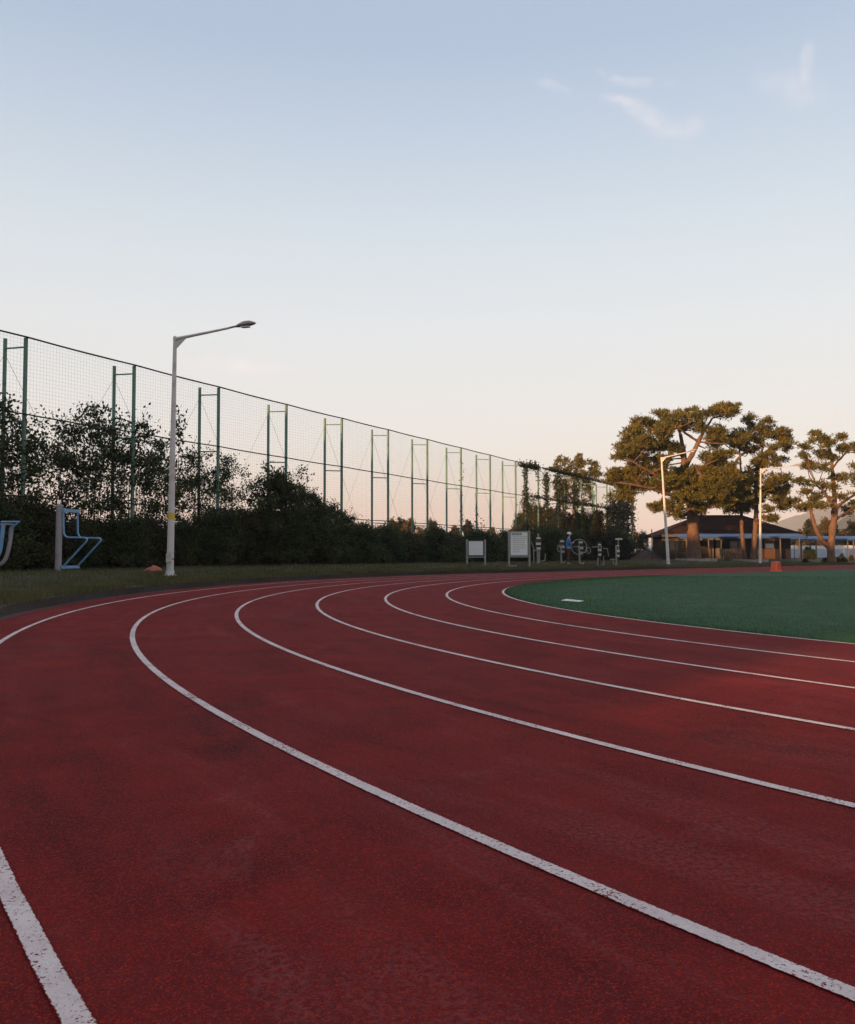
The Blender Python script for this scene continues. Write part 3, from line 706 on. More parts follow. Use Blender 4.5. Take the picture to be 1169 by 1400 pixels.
# ================================================================== PINES
def pine(label, Yc, base_px, pads, limbs, seed, extra=1.0, r_depth=4.0, cpx=None, per=760, bark=M_BARK, needle=.27, zbase=None, ps=1.0, tk=1.0):
    """pads: (px, py, rx, ry) flat needle clumps; limbs: list of [(px, py, dY, radius)...]"""
    rng = np.random.default_rng(seed); rd = random.Random(seed)
    b = gp(base_px[0], Yc)
    if zbase is not None: b.z = zbase
    t = thing('pine_tree', label, 'tree', b, 0, 'pines round the field')
    bv = np.array(b)
    nodes = []; w = MB()
    for limb in limbs:
        path = []; rad = []
        for i in range(len(limb)):
            px, py, dY, r = limb[i]; p = at(px, py, Yc+dY); path.append(p); rad.append(r*tk)
        # smooth the limb
        P = []; R = []
        for i in range(len(path)-1):
            a = path[max(0, i-1)]; c = path[i]; d = path[i+1]; e = path[min(len(path)-1, i+2)]
            for s in np.linspace(0, 1, 5)[:-1]:
                P.append(.5*((2*c)+(-a+d)*s+(2*a-5*c+4*d-e)*s*s+(-a+3*c-3*d+e)*s**3)); R.append(rad[i]+(rad[i+1]-rad[i])*s)
        P.append(path[-1]); R.append(rad[-1])
        P = [Vector(q)-Vector(b) for q in P]
        R = [r*(1+.06*math.sin(i*1.7)) for i, r in enumerate(R)]
        w.tube(P, R, 10)
        nodes += [(q, r) for q, r in zip(P, R) if q.z > 2.5]
    tr_o = w.build('trunk', bark, t, True)
    for v_ in tr_o.data.vertices: v_.co += Vector((rd.gauss(0, .022), rd.gauss(0, .022), rd.gauss(0, .03)))
    br = MB(); pts = []; ax = []
    cx = cpx if cpx else sum(p[0] for p in pads)/len(pads); half = max(abs(p[0]-cx) for p in pads)+8
    pads = [(a, b_, c*1.12*ps, d*1.16*ps) for a, b_, c, d in pads]; allp = [(p, 0) for p in pads] + [(p, 1) for p in pads if rd.random() < extra]
    for (px, py, rx, ry), back in allp:
        dr = r_depth*math.sqrt(max(.08, 1-((px-cx)/half)**2))
        dY = rd.uniform(-dr, -.05*dr) if not back else rd.uniform(-.2*dr, dr)
        if back: px += rd.uniform(-8, 8); py += rd.uniform(-6, 6)
        c = np.array(at(px, py, Yc+dY)) - bv; sx = rx/F_PX*Yc; sz = ry/F_PX*Yc
        # branch from the nearest limb below
        q, r = min(nodes, key=lambda u: (u[0]-Vector(c)).length + max(0, u[0].z-c[2])*1.5)
        c2 = Vector((c[0], c[1], c[2]-sz*.3)); mid = q.lerp(c2, .55)+Vector((rd.uniform(-.2, .2), rd.uniform(-.2, .2), rd.uniform(-.35, .1)))
        br.tube([q, mid, c2], [min(r*.6, .085), .045, .016], 5, False)
        nsub = max(5, int(rx*ry/7.5)); 
        for _ in range(nsub):
            v = rng.normal(size=3); v /= np.linalg.norm(v); v *= rd.random()**.4*1.12
            s = c + v*np.array([sx, max(sx*.8, .5), sz])
            if rd.random() < .5: br.tube([c2, Vector(s)], [.016, .006], 3, False)
            m = int(per/nsub*max(.6, rx*ry/110))
            cr = .20+.18*rd.random()
            d = rng.normal(size=(m, 3)); d /= np.linalg.norm(d, axis=1, keepdims=True)
            pts.append(s + d*(rng.random((m, 1))**1.1)*cr*np.array([1.2, 1.2, .7])); ax.append(d*.7+np.array([0, 0, .45]))
    P = np.concatenate(pts); A = np.concatenate(ax)
    V, Fc = leaf_cloud(P, needle, rng, .2, .27, A)
    link(bpy.data.objects.new('crown', np_mesh('crown', V, Fc, M_PINE)), t)
    br.build('branches', bark, t)
    return t
BIG = [(906,565,10,4),(871,575,13,4),(889,582,13,6),(866,597,16,9),(855,613,14,8),(882,607,14,8),(851,622,10,6),(843,650,14,8),(858,661,18,9),(837,657,9,6),(855,679,15,7),
 (906,588,15,8),(920,575,12,7),(937,570,9,5),(951,570,10,6),(931,580,12,5),(974,564,13,6),(994,561,14,7),(1003,558,7,5),(983,594,13,10),(906,610,14,8),(894,629,14,7),(912,629,11,6),
 (894,645,17,8),(912,656,17,8),(885,664,15,7),(915,669,15,6),(940,645,15,7),(951,658,17,9),(943,678,18,8),(974,629,15,8),(966,641,13,6),(982,647,13,7),(989,622,12,7),
 (902,690,12,5),(919,694,13,5),(895,694,8,4),(924,703,10,4),(999,667,18,8),(1006,679,18,8),(987,688,18,8),(969,670,16,8),(963,693,13,6),(1000,640,9,6),(975,607,10,6),(961,585,10,6),
 (935,668,14,7),(958,676,16,8),(978,660,14,7),(925,650,12,6),(1000,655,13,7),(1008,602,9,5),(930,684,14,6),(985,676,16,7),
 (870,590,10,6),(876,640,12,7),(866,650,12,7),(928,615,9,5),(872,622,10,6)]
BIGL = [[(949,769,0,.66),(949,756,0,.56),(948,735,0,.49),(947,712,0,.45),(946,695,0,.42),(942,676,.2,.34),(938,650,.3,.30),(936,632,.2,.26),(933,608,.3,.18),(928,585,.3,.08)],
 [(946,698,0,.34),(956,688,-.6,.26),(962,672,-1.2,.20),(958,650,-1.4,.16),(950,636,-1.5,.13)],
 [(936,640,.2,.22),(946,622,-.8,.19),(955,604,-1.2,.16),(962,590,-1.4,.12),(974,572,-1.5,.06)],
 [(947,702,0,.26),(968,690,.8,.20),(988,664,1.0,.18),(1001,640,.8,.15),(1014,622,.6,.10),(1030,612,.5,.05)],
 [(943,684,0,.22),(915,676,-1.0,.16),(890,668,-1.6,.11),(862,662,-2.0,.06)],
 [(938,652,.2,.20),(905,652,-1.4,.13),(880,640,-2.2,.10),(862,630,-2.4,.05)],
 [(935,625,.2,.18),(915,605,-1.0,.12),(893,588,-1.4,.09),(876,577,-1.5,.04)],
 [(955,604,-1.2,.12),(940,594,-1.6,.09),(925,583,-1.8,.05)]]
pine('huge broad pine with thick lit trunk in front of the brown roofed cabin', 72.0, (949, 767), BIG, BIGL, 71, 1.0, 4.2)
MID = [(1028,577,8,5),(1050,576,5,4),(1045,589,15,8),(1067,589,6,6),(1070,602,11,7),(1056,611,10,5),(1074,608,8,4),(1036,603,8,4),(1045,626,15,6),(1033,639,13,6),(1057,634,10,5),
 (1056,660,11,7),(1070,655,9,6),(1069,676,12,9),(1066,689,12,8),(1028,655,13,7),(1028,684,13,7),(1049,697,6,3),(1077,691,6,4),(1053,712,9,3),(1042,672,9,6)]
MIDL = [[(1029,769,0,.30),(1031,745,0,.25),(1033,715,0,.22),(1034,690,0,.20),(1034,660,0,.17),(1037,635,0,.14),(1043,612,0,.10),(1045,588,0,.05)],
 [(1034,672,0,.13),(1048,668,-.6,.09),(1064,660,-.8,.05)], [(1040,622,0,.09),(1055,612,-.4,.06),(1068,603,-.5,.03)], [(1035,700,0,.10),(1050,700,-.4,.07),(1064,690,-.6,.04)]]
pine('slim pine with a straight leaning trunk beside the white lamp post', 74.0, (1029, 768), MID, MIDL, 72, .7, 2.2, tk=.9)
MID2 = [(1012,594,9,5),(999,602,9,5),(1012,611,13,6),(1024,617,8,5),(1007,645,6,4),(1012,662,15,7),(1004,680,16,7),(1018,690,12,6),(1022,672,10,6),(1000,695,10,5)]
MID2L = [[(1020,769,0,.20),(1016,745,0,.17),(1014,715,0,.15),(1013,690,0,.13),(1014,660,0,.11),(1012,630,0,.08),(1010,600,0,.04)], [(1013,690,0,.08),(1004,684,-.5,.05),(996,680,-.6,.03)]]
pine('thin pine stem growing close beside the slim leaning pine', 74.6, (1020, 768), MID2, MID2L, 73, .9, 2.0)
RGT = [(1117,593,5,2.5),(1125,598,8,4),(1114,605,11,4),(1102,611,6,2.5),(1132,611,9,5),(1150,598,4,2),(1151,613,8,4),(1164,611,6,5),(1100,623,9,4),(1122,623,13,5),(1103,634,9,4),(1126,640,13,6),
 (1140,626,6,4),(1160,653,13,6),(1106,660,12,5),(1092,657,5,3),(1135,663,17,6),(1104,674,7,4),(1117,684,11,5),(1126,692,8,4),(1151,678,13,5),(1093,694,7,5),(1108,692,8,5),(1163,695,9,7),(1142,652,8,4),
 (1178,640,12,6),(1182,662,12,6),(1176,618,9,5),(1186,685,10,6)]
RGTL = [[(1137,769,0,.42),(1136,750,0,.36),(1138,725,0,.31),(1141,700,0,.27),(1141,680,0,.21),(1139,655,0,.17),(1137,632,0,.13),(1134,610,0,.08),(1130,598,0,.04)],
 [(1134,748,0,.24),(1125,740,-.3,.21),(1116,725,-.6,.19),(1111,708,-.7,.17),(1108,695,-.8,.12),(1106,682,-.8,.06)],
 [(1141,698,0,.18),(1134,684,-.5,.15),(1126,672,-.8,.10),(1117,664,-.9,.05)], [(1142,694,0,.17),(1156,684,-.3,.14),(1168,676,-.4,.10),(1180,664,-.5,.05)], [(1140,712,0,.14),(1152,704,.3,.10),(1164,696,.4,.06)],
 [(1138,640,0,.08),(1150,626,-.3,.06),(1164,612,-.4,.03)]]
pine('forked pine with two bare red limbs beside the long blue canopy', 70.0, (1137, 767), RGT, RGTL, 74, .25, 2.6, per=620, ps=.90, tk=.84)
FARP = [(769,630,7,5),(765,641,8,5),(778,640,9,5),(790,627,7,4),(796,634,9,6),(792,646,10,6),(783,655,9,5),(803,650,9,5),(812,638,5,4),(815,648,5,5),(768,664,8,5),(776,672,9,5),(800,662,9,5),(806,674,8,5),(772,685,9,5),(763,676,7,4),(797,690,8,5)]
FARPL = [[(789,760,0,.42),(789,735,0,.40),(787,710,0,.36),(786,690,0,.32),(786,665,0,.26),(788,645,0,.18),(791,630,0,.08)], [(786,690,0,.18),(778,676,-.4,.12),(770,660,-.5,.06)], [(787,672,0,.15),(798,660,-.3,.1),(810,648,-.4,.05)]]
pine('sparse red trunked pine rising behind the netting fence', 104.0, (789, 762), FARP, FARPL, 75, 1.0, 3.5, needle=.34, per=500)

# ================================================================== LAMP POSTS
def lamp(px, Y, h, arm, direction, lean, label, tape=False):
    b = gp(px, Y); t = thing('lamp_post', label, 'lamp post', b, 0, 'lamp posts round the track')
    lx, ly = lean; d = Vector((direction[0], direction[1], 0)).normalized()
    def ax(z): return Vector((lx*z/h, ly*z/h, z))
    MB().tube([ax(-.1), ax(.05), ax(2), ax(4), ax(6), ax(h)], [.112, .110, .098, .082, .066, .054], 16).build('pole', M_LAMP, t, True)
    MB().lathe((0, 0, 0), [(.20, 0), (.20, .03), (.135, .05), (.13, .16)], 16).build('base_flange', M_LAMP, t, True)
    top = ax(h)
    MB().lathe(tuple(top), [(.06, -.08), (.066, 0), (.05, .05), (.01, .065)], 12).build('pole_cap', M_LAMP, t, True)
    a0 = top + Vector((0, 0, -.12)); pts = [a0+d*.0+Vector((0, 0, .06)), top+d*.10+Vector((0, 0, -.02)), top+d*.5+Vector((0, 0, .03)), top+d*arm*.5+Vector((0, 0, .105)), top+d*arm*.8+Vector((0, 0, .19))]
    MB().tube(pts, [.055, .055, .045, .038, .032], 10).build('arm', M_LAMP, t, True)
    g = MB(); g.prism([top+Vector((0, 0, -.34))+d*.05, top+d*.45+Vector((0, 0, .03)), top+d*.05+Vector((0, 0, .02))], d.cross(Vector((0, 0, 1)))*.02); g.build('gusset', M_LAMP, t)
    e0 = top+d*arm*.8+Vector((0, 0, .19)); sl = Vector((0, 0, .06))
    MB().tube([e0-d*.02, e0+d*.26+sl*.7], .030, 10).build('collar', M_LAMPH, t, True)
    # cobra head: shallow boat shape
    h0 = e0+d*.22+sl*.5; s = d.cross(Vector((0, 0, 1))); V = []; Fc = []; n = 12; sec = [(0, .03, .03, .03), (.1, .09, .07, .04), (.28, .13, .12, .05), (.45, .13, .11, .045), (.58, .09, .06, .03), (.66, .02, .015, .012)]
    for (q, w, up, dn) in sec:
        for k in range(n):
            a = 2*PI*k/n; zz = math.sin(a); V.append(h0 + d*q + s*(w*math.cos(a)) + Vector((0, 0, .09*q + (up if zz > 0 else dn)*zz)))
    for i in range(len(sec)-1):
        for k in range(n): k2 = (k+1) % n; Fc.append((i*n+k, i*n+k2, (i+1)*n+k2, (i+1)*n+k))
    Fc.append(tuple(range(n))); Fc.append(tuple((len(sec)-1)*n+k for k in range(n)))
    MB().add(V, Fc).build('lamp_head', M_LAMPH, t, True)
    q = h0+d*.32; MB().box((q.x, q.y, q.z-.035), (.26, .15, .03), math.atan2(d.y, d.x)).build('lens', M_WHITE, t)
    if tape:
        MB().tube([ax(1.72)+Vector((.004, 0, 0)), ax(1.92)], .1035, 16, False).build('tape_band', M_YEL, t, True)
        MB().tube([ax(.50), ax(.53)], .111, 16).build('strap', M_BLACK, t, True)
        MB().box((.0, -.135, .55), (.16, .06, .26)).build('access_cover', M_LAMP, t)
    return t
lamp(233, 26.2, 7.30, 2.28, (.97, -.25), (.07, 0), 'tall pale lamp post with yellow tape, standing in front of the hedge', True)
lamp(913, 59.5, 7.45, 2.5, (.62, -.78), (-.36, 0), 'sunlit white lamp post leaning in front of the huge pine')
lamp(1038, 68.0, 7.5, 2.75, (.98, -.2), (.22, 0), 'white lamp post standing by the slim pines and the cabin')

# ================================================================== BLUE EXERCISE FRAMES (left)
def arc_path(pts, r=.1, seg=5):
    """polyline with rounded corners"""
    P = [Vector(p) for p in pts]; out = [P[0]]
    for i in range(1, len(P)-1):
        a = (P[i-1]-P[i]); b = (P[i+1]-P[i]); la, lb = a.length, b.length; rr = min(r, la*.45, lb*.45)
        p0 = P[i]+a.normalized()*rr; p1 = P[i]+b.normalized()*rr
        for k in range(seg+1):
            s = k/seg; out.append((1-s)**2*p0 + 2*s*(1-s)*P[i] + s*s*p1)
    out.append(P[-1]); return out
def dip_station():
    Y = 27.0; b = gp(80, Y); t = thing('dip_bars', 'light blue tubular dip bars on a grey post in the grass', 'exercise frame', b, 0)
    s = Y/F_PX                                                   # metres per pixel
    MB().tube([(0, 0, -.1), (.01, 0, 1.0), (.02, 0, 2.02)], .10, 16).build('post', M_GREYP, t, True)
    MB().lathe((.02, 0, 2.02), [(.112, 0), (.112, .03), (.08, .06), (.02, .075)], 16).build('post_cap', M_GREYP, t, True)
    a = Vector((.966, -.26, 0)); o = Vector((.26, .966, 0))        # reach of the bars / spacing of the pair
    base = Vector((.15, -.02, 0))
    for k in (0, 1):
        q = base + o*(.68*k)
        pts = [q+Vector((0, 0, 1.86)), q+Vector((.02, 0, 1.05)), q+a*.97+Vector((0, 0, 1.03)), q+a*.02+Vector((0, 0, .13))]
        MB().tube(arc_path(pts, .22, 7), .030, 10).build('dip_bar', M_BLUE, t, True)
    z1 = base + o*.34
    MB().box((z1.x, z1.y, 1.90), (.78, .10, .10), math.atan2(o.y, o.x)).build('top_bracket', M_BLUE, t)
    MB().box((z1.x, z1.y, .12), (.80, .12, .09), math.atan2(o.y, o.x)).build('foot_bracket', M_BLUE, t)
    MB().box((.13, -.01, 1.90), (.12, .09, .14)).build('clamp', M_BLUE, t); MB().box((.13, -.01, .12), (.12, .09, .12)).build('clamp', M_BLUE, t)
dip_station()
def curved_frame():
    Y = 26.0; b = gp(6, Y); t = thing('curved_bench_frame', 'curved grey and blue exercise frame at the left of the dip bars', 'exercise frame', b, 0)
    gray = [(-1.15, .1, -.08), (-.75, 0, .06), (.0, 0, .22), (.16, 0, .75), (.22, 0, 1.46)]
    MB().tube(arc_path(gray, .35, 6), .062, 12).build('frame_tube', M_GREYP, t, True)
    blue = [(-1.05, -.13, .12), (-.65, -.13, .20), (-.08, -.13, .42), (.03, -.13, 1.42)]
    MB().tube(arc_path(blue, .3, 6), .066, 12).build('back_pad', M_BLUE, t, True)
    MB().tube([(-.08, -.06, 1.50), (.48, -.06, 1.50)], .032, 10).build('hand_bar', M_BLUE, t, True)
    MB().tube([(.44, -.06, 1.48), (.18, -.06, 1.26)], .026, 8).build('brace', M_BLUE, t, True)
    MB().box((.1, -.05, 1.43), (.34, .2, .05)).build('bracket', M_GREYP, t)
    MB().tube([(-1.12, .1, -.1), (-1.12, .1, .5)], .05, 10).build('rear_foot', M_GREYP, t, True)
curved_frame()
# orange thing in the grass by the lamp
def orange_mound():
    b = gp(208, 28.6); t = MB(); rnd = random.Random(3); n = 16; V = []; Fc = []
    prof = [(.27, 0), (.25, .05), (.19, .10), (.10, .145), (.02, .16)]
    for (r, z) in prof:
        for k in range(n):
            a = 2*PI*k/n; q = 1+.14*math.sin(3*a+1)+.08*math.sin(5*a); V.append((r*q*1.1*math.cos(a), r*q*.7*math.sin(a), z*(1+.25*math.cos(a))))
    for i in range(len(prof)-1):
        for k in range(n): k2 = (k+1) % n; Fc.append((i*n+k, i*n+k2, (i+1)*n+k2, (i+1)*n+k))
    Fc.append(tuple((len(prof)-1)*n+k for k in range(n)))
    o = t.add(V, Fc).build('orange_cover', pmat('faded_orange', (.40, .11, .06), .6, var=.2, scale=8), None, True); o.location = b
    tag(o, 'small faded orange plastic cover lying in grass beside the lamp post', 'cover')
orange_mound()

# ================================================================== FIELD THINGS
def cone():
    b = Vector(((1059.5-584.5)/F_PX*37.2, 37.2, 0.07)); t = thing('marker_box', 'bright orange tapered marker standing on the green turf', 'marker', b, .35)
    m = MB(); V = []; n = 4
    prof = [(.165, 0), (.16, .05), (.130, .42), (.115, .43)]
    for (r, z) in prof:
        for (sx, sy) in ((-1, -1), (1, -1), (1, 1), (-1, 1)): V.append((sx*r, sy*r, z))
    Fc = [(i*4+k, i*4+(k+1) % 4, (i+1)*4+(k+1) % 4, (i+1)*4+k) for i in range(3) for k in range(4)] + [(12, 13, 14, 15), (3, 2, 1, 0)]
    o = m.add(V, Fc).build('body', M_ORANGE, t)
    md = o.modifiers.new('bevel', 'BEVEL'); md.width = .015; md.segments = 2
    MB().prism([(-.02, -.161, .08), (.13, -.161, .08), (.11, -.138, .36), (.0, -.138, .36)], (0, -.006, 0)).build('panel', M_ORANGE2, t)
    MB().box((0, 0, .012), (.36, .36, .022)).build('base', M_ORANGE, t)
cone()
def field_mark():
    p = [at(766, 824, 14.9), at(793, 827, 14.4), at(797, 825, 14.8), at(772, 822, 15.4)]
    q = [((766-584.5)/F_PX*15.0, 15.0), ((790-584.5)/F_PX*14.55, 14.55), ((797-584.5)/F_PX*14.85, 14.85), ((774-584.5)/F_PX*15.45, 15.45)]
    o = MB().prism([(x, y, .036) for x, y in q], (0, 0, .008)).build('pitch_plate', M_WHITE)
    tag(o, 'flat pale plate lying on the green turf near its edge', 'plate')
field_mark()

# ================================================================== NOTICE BOARDS
def board(px, Y, w, h, z0, label, big, rz):
    b = gp(px, Y); t = thing('notice_board', label, 'notice board', b, rz, 'notice boards on the bank')
    bh = h - z0
    for s in (-1, 1):
        MB().tube([(s*w/2, 0, -.1), (s*w/2, 0, h)], .05, 12).build('post', M_STEEL, t, True)
        MB().lathe((s*w/2, 0, h), [(.053, 0), (.045, .015), (.01, .02)], 12).build('post_cap', M_STEEL, t, True)
    MB().tube([(-w/2, 0, z0-.04), (w/2, 0, z0-.04)], .03, 8).build('cross_rail', M_STEEL, t, True)
    iw = w-.11
    fr = MB(); fr.box((0, 0, z0+.035), (iw, .06, .06)); fr.box((0, 0, h-.03), (iw, .06, .06))
    for s in (-1, 1): fr.box((s*(iw/2-.02), 0, (z0+h)/2), (.04, .055, bh-.135))
    fr.build('frame', M_FRAME if not big else M_STEEL, t)
    pn = MB().box((0, .0, (z0+h)/2), (iw-.085, .03, bh-.125)).build('panel', M_BOARD, t)
    if big:
        MB().box((-.12, -.018, h-.15), (iw*.56, .006, .10)).build('heading', M_HEAD, pn)
        for k in range(7):
            MB().box((-.12+ (k-3)*.075, -.0225, h-.15), (.045, .003, .05 if k % 3 else .04)).build('letter_mark', M_BOARD, pn)
        rnd = random.Random(5)
        for k in range(9):
            z = h-.28-k*.095; wd = iw*(.70 if k < 7 else .3); x = -iw*.35
            while x < -iw*.35+wd:
                l = rnd.uniform(.04, .12); MB().box((x+l/2, -.0165, z), (l, .003, .028)).build('text_mark', M_INK, pn); x += l+.025
    else:
        rnd = random.Random(8)
        for k in range(9):
            z = h-.16-k*.065; x = -iw*.38
            while x < iw*.36:
                l = rnd.uniform(.03, .1); MB().box((x+l/2, -.0165, z), (l, .003, .010)).build('text_mark', M_STEEL, pn); x += l+.05
board(650.5, 43.5, .92, 1.27, .44, 'small white notice board on two grey posts', False, .05)
board(709.5, 43.5, 1.05, 1.78, .52, 'taller notice board with a blue heading and lines of writing', True, .10)
bo = gp(694, 43.2); o = MB().box((0, 0, .03), (.5, .16, .07), -.5).build('concrete_block', M_CONC); o.location = (bo.x+.2, bo.y, bo.z); tag(o, 'low pale concrete strip at the foot of the taller notice board', 'block')

# ================================================================== EXERCISE STATIONS (far)
YS = 47.5
def station(px, label, name='exercise_station'):
    b = gp(px, YS); return thing(name, label, 'exercise station', b, 0, 'exercise stations on the bank')
def plates(t, x, y, z, side=1, w=.25):
    """dark instruction panel carrying three pale plates, the top one domed"""
    MB().box((x, y+.03, z-.06), (w+.06, .03, .86)).build('instruction_panel', M_DARKP, t)
    pts = [(x+w/2*math.cos(a), y, z+.20+w/2*math.sin(a)) for a in np.linspace(0, PI, 9)]
    MB().prism(pts, (0, -.02, 0)).build('domed_plate', M_CREAM, t)
    MB().box((x, y, z-.06), (w+.02, .02, .13)).build('plate', M_CREAM, t)
    MB().box((x+.01*side, y, z-.32), (w-.02, .02, .11)).build('plate', M_CREAM, t)
def ringtube(c, r, tr, n=28, tilt=0):
    pts = []
    for k in range(n): a = 2*PI*k/n; pts.append(Vector((c[0]+r*math.cos(a)*math.cos(tilt), c[1]+r*math.cos(a)*math.sin(tilt), c[2]+r*math.sin(a))))
    return MB().tube(pts, tr, 8, False, True)
def stations():
    t = station(736, 'exercise station with a seat hook, beside the taller notice board')
    MB().tube([(0, .08, -.1), (0, .08, 1.65)], .045, 10).build('post', M_STEEL, t, True); plates(t, 0, 0, 1.15)
    for x in (-.28, -.09, .04): MB().tube([(x, -.12, -.08), (x, -.12, .72)], .025, 8).build('frame_leg', M_STEEL, t, True)
    MB().tube([(-.28, -.12, .72), (.05, -.12, .72)], .025, 8).build('frame_bar', M_STEEL, t, True)
    MB().tube(arc_path([(-.28, -.12, .72), (-.30, -.12, .95), (-.40, -.12, 1.10), (-.40, -.12, 1.22)], .08), .022, 8).build('handle', M_STEEL, t, True)
    MB().tube(arc_path([(.12, -.12, .14), (.32, -.12, .14), (.36, -.12, .55)], .12), .024, 8).build('foot_hook', M_STEEL, t, True)
    t = station(767, 'exercise station with a looped hand rail next to the person')
    MB().tube([(0, .0, -.1), (0, 0, 1.05)], .048, 10).build('post', M_STEEL, t, True); plates(t, .05, -.02, 1.02)
    MB().tube(arc_path([(.12, -.08, 1.05), (-.20, -.08, 1.05), (-.20, -.08, .70), (.0, -.08, .70)], .12), .024, 8).build('hand_loop', M_STEEL, t, True)
    MB().tube(arc_path([(0, -.05, .1), (.18, -.05, .1), (.2, -.05, .2)], .06), .03, 8).build('foot_bar', M_STEEL, t, True)
    t = station(792, 'big arm wheel with four spokes on a post, the person turning it')
    MB().tube(arc_path([(.0, .06, 1.0), (0, .06, .12), (.16, .06, .02), (.25, .06, .14)], .16), .045, 10).build('post', M_STEEL, t, True); plates(t, .08, .07, 1.0)
    c = (-.04, -.06, 1.00)
    w = ringtube(c, .42, .021).build('wheel', M_STEEL, t, True)
    for a in (0, PI/2, PI, 3*PI/2): MB().tube([c, (c[0]+.42*math.cos(a), c[1], c[2]+.42*math.sin(a))], .015, 6).build('spoke', M_STEEL, w, True)
    MB().tube([(c[0], c[1]-.03, c[2]), (c[0], .05, c[2])], .05, 12).build('hub', M_GREYP, w, True)
    ringtube((.50, .04, .80), .17, .02, 20, .7).build('small_wheel', M_STEEL, t, True)
    MB().tube([(.02, .06, .72), (.30, .05, .68), (.5, .04, .80)], .024, 8).build('arm', M_STEEL, t, True)
    t = station(819.5, 'exercise station with outstretched side bars right of the big wheel')
    MB().tube([(0, .05, -.1), (0, .05, 1.2)], .04, 10).build('post', M_DARKP, t, True); plates(t, 0, 0, .92, 1, .17)
    ringtube((0, -.03, 1.02), .10, .018, 16).build('head_ring', M_STEEL, t, True)
    MB().tube([(-.42, -.03, 1.02), (.12, -.03, 1.02)], .020, 8).build('side_bar', M_STEEL, t, True)
    MB().tube(arc_path([(.18, -.03, .93), (.42, -.03, .93), (.48, -.03, .50)], .06), .020, 8).build('side_bar', M_STEEL, t, True)
    for s in (-.16, .14): MB().box((s, -.1, .06), (.10, .3, .05)).build('foot_plate', M_STEEL, t)
    MB().tube([(-.14, -.05, .05), (-.10, -.05, .42)], .028, 8).build('leg', M_STEEL, t, True); MB().tube([(.22, -.05, .05), (.2, -.05, .55)], .02, 8).build('leg', M_STEEL, t, True)
    t = station(842, 'exercise station with a flat sign on top and a small seat')
    MB().tube([(0, 0, -.1), (0, 0, 1.15)], .042, 10).build('post', M_STEEL, t, True); plates(t, .10, -.01, .9, 1, .15)
    MB().box((.16, .0, 1.50), (.38, .03, .09)).build('sign_plate', M_CREAM, t); MB().tube([(.12, .02, .8), (.13, .02, 1.48)], .03, 8).build('sign_post', M_STEEL, t, True)
    MB().box((-.22, -.05, .38), (.24, .22, .06)).build('seat', M_STEEL, t); MB().tube(arc_path([(-.2, -.05, .36), (-.15, -.05, .12), (0, -.03, .08)], .06), .024, 8).build('seat_arm', M_STEEL, t, True)
stations()

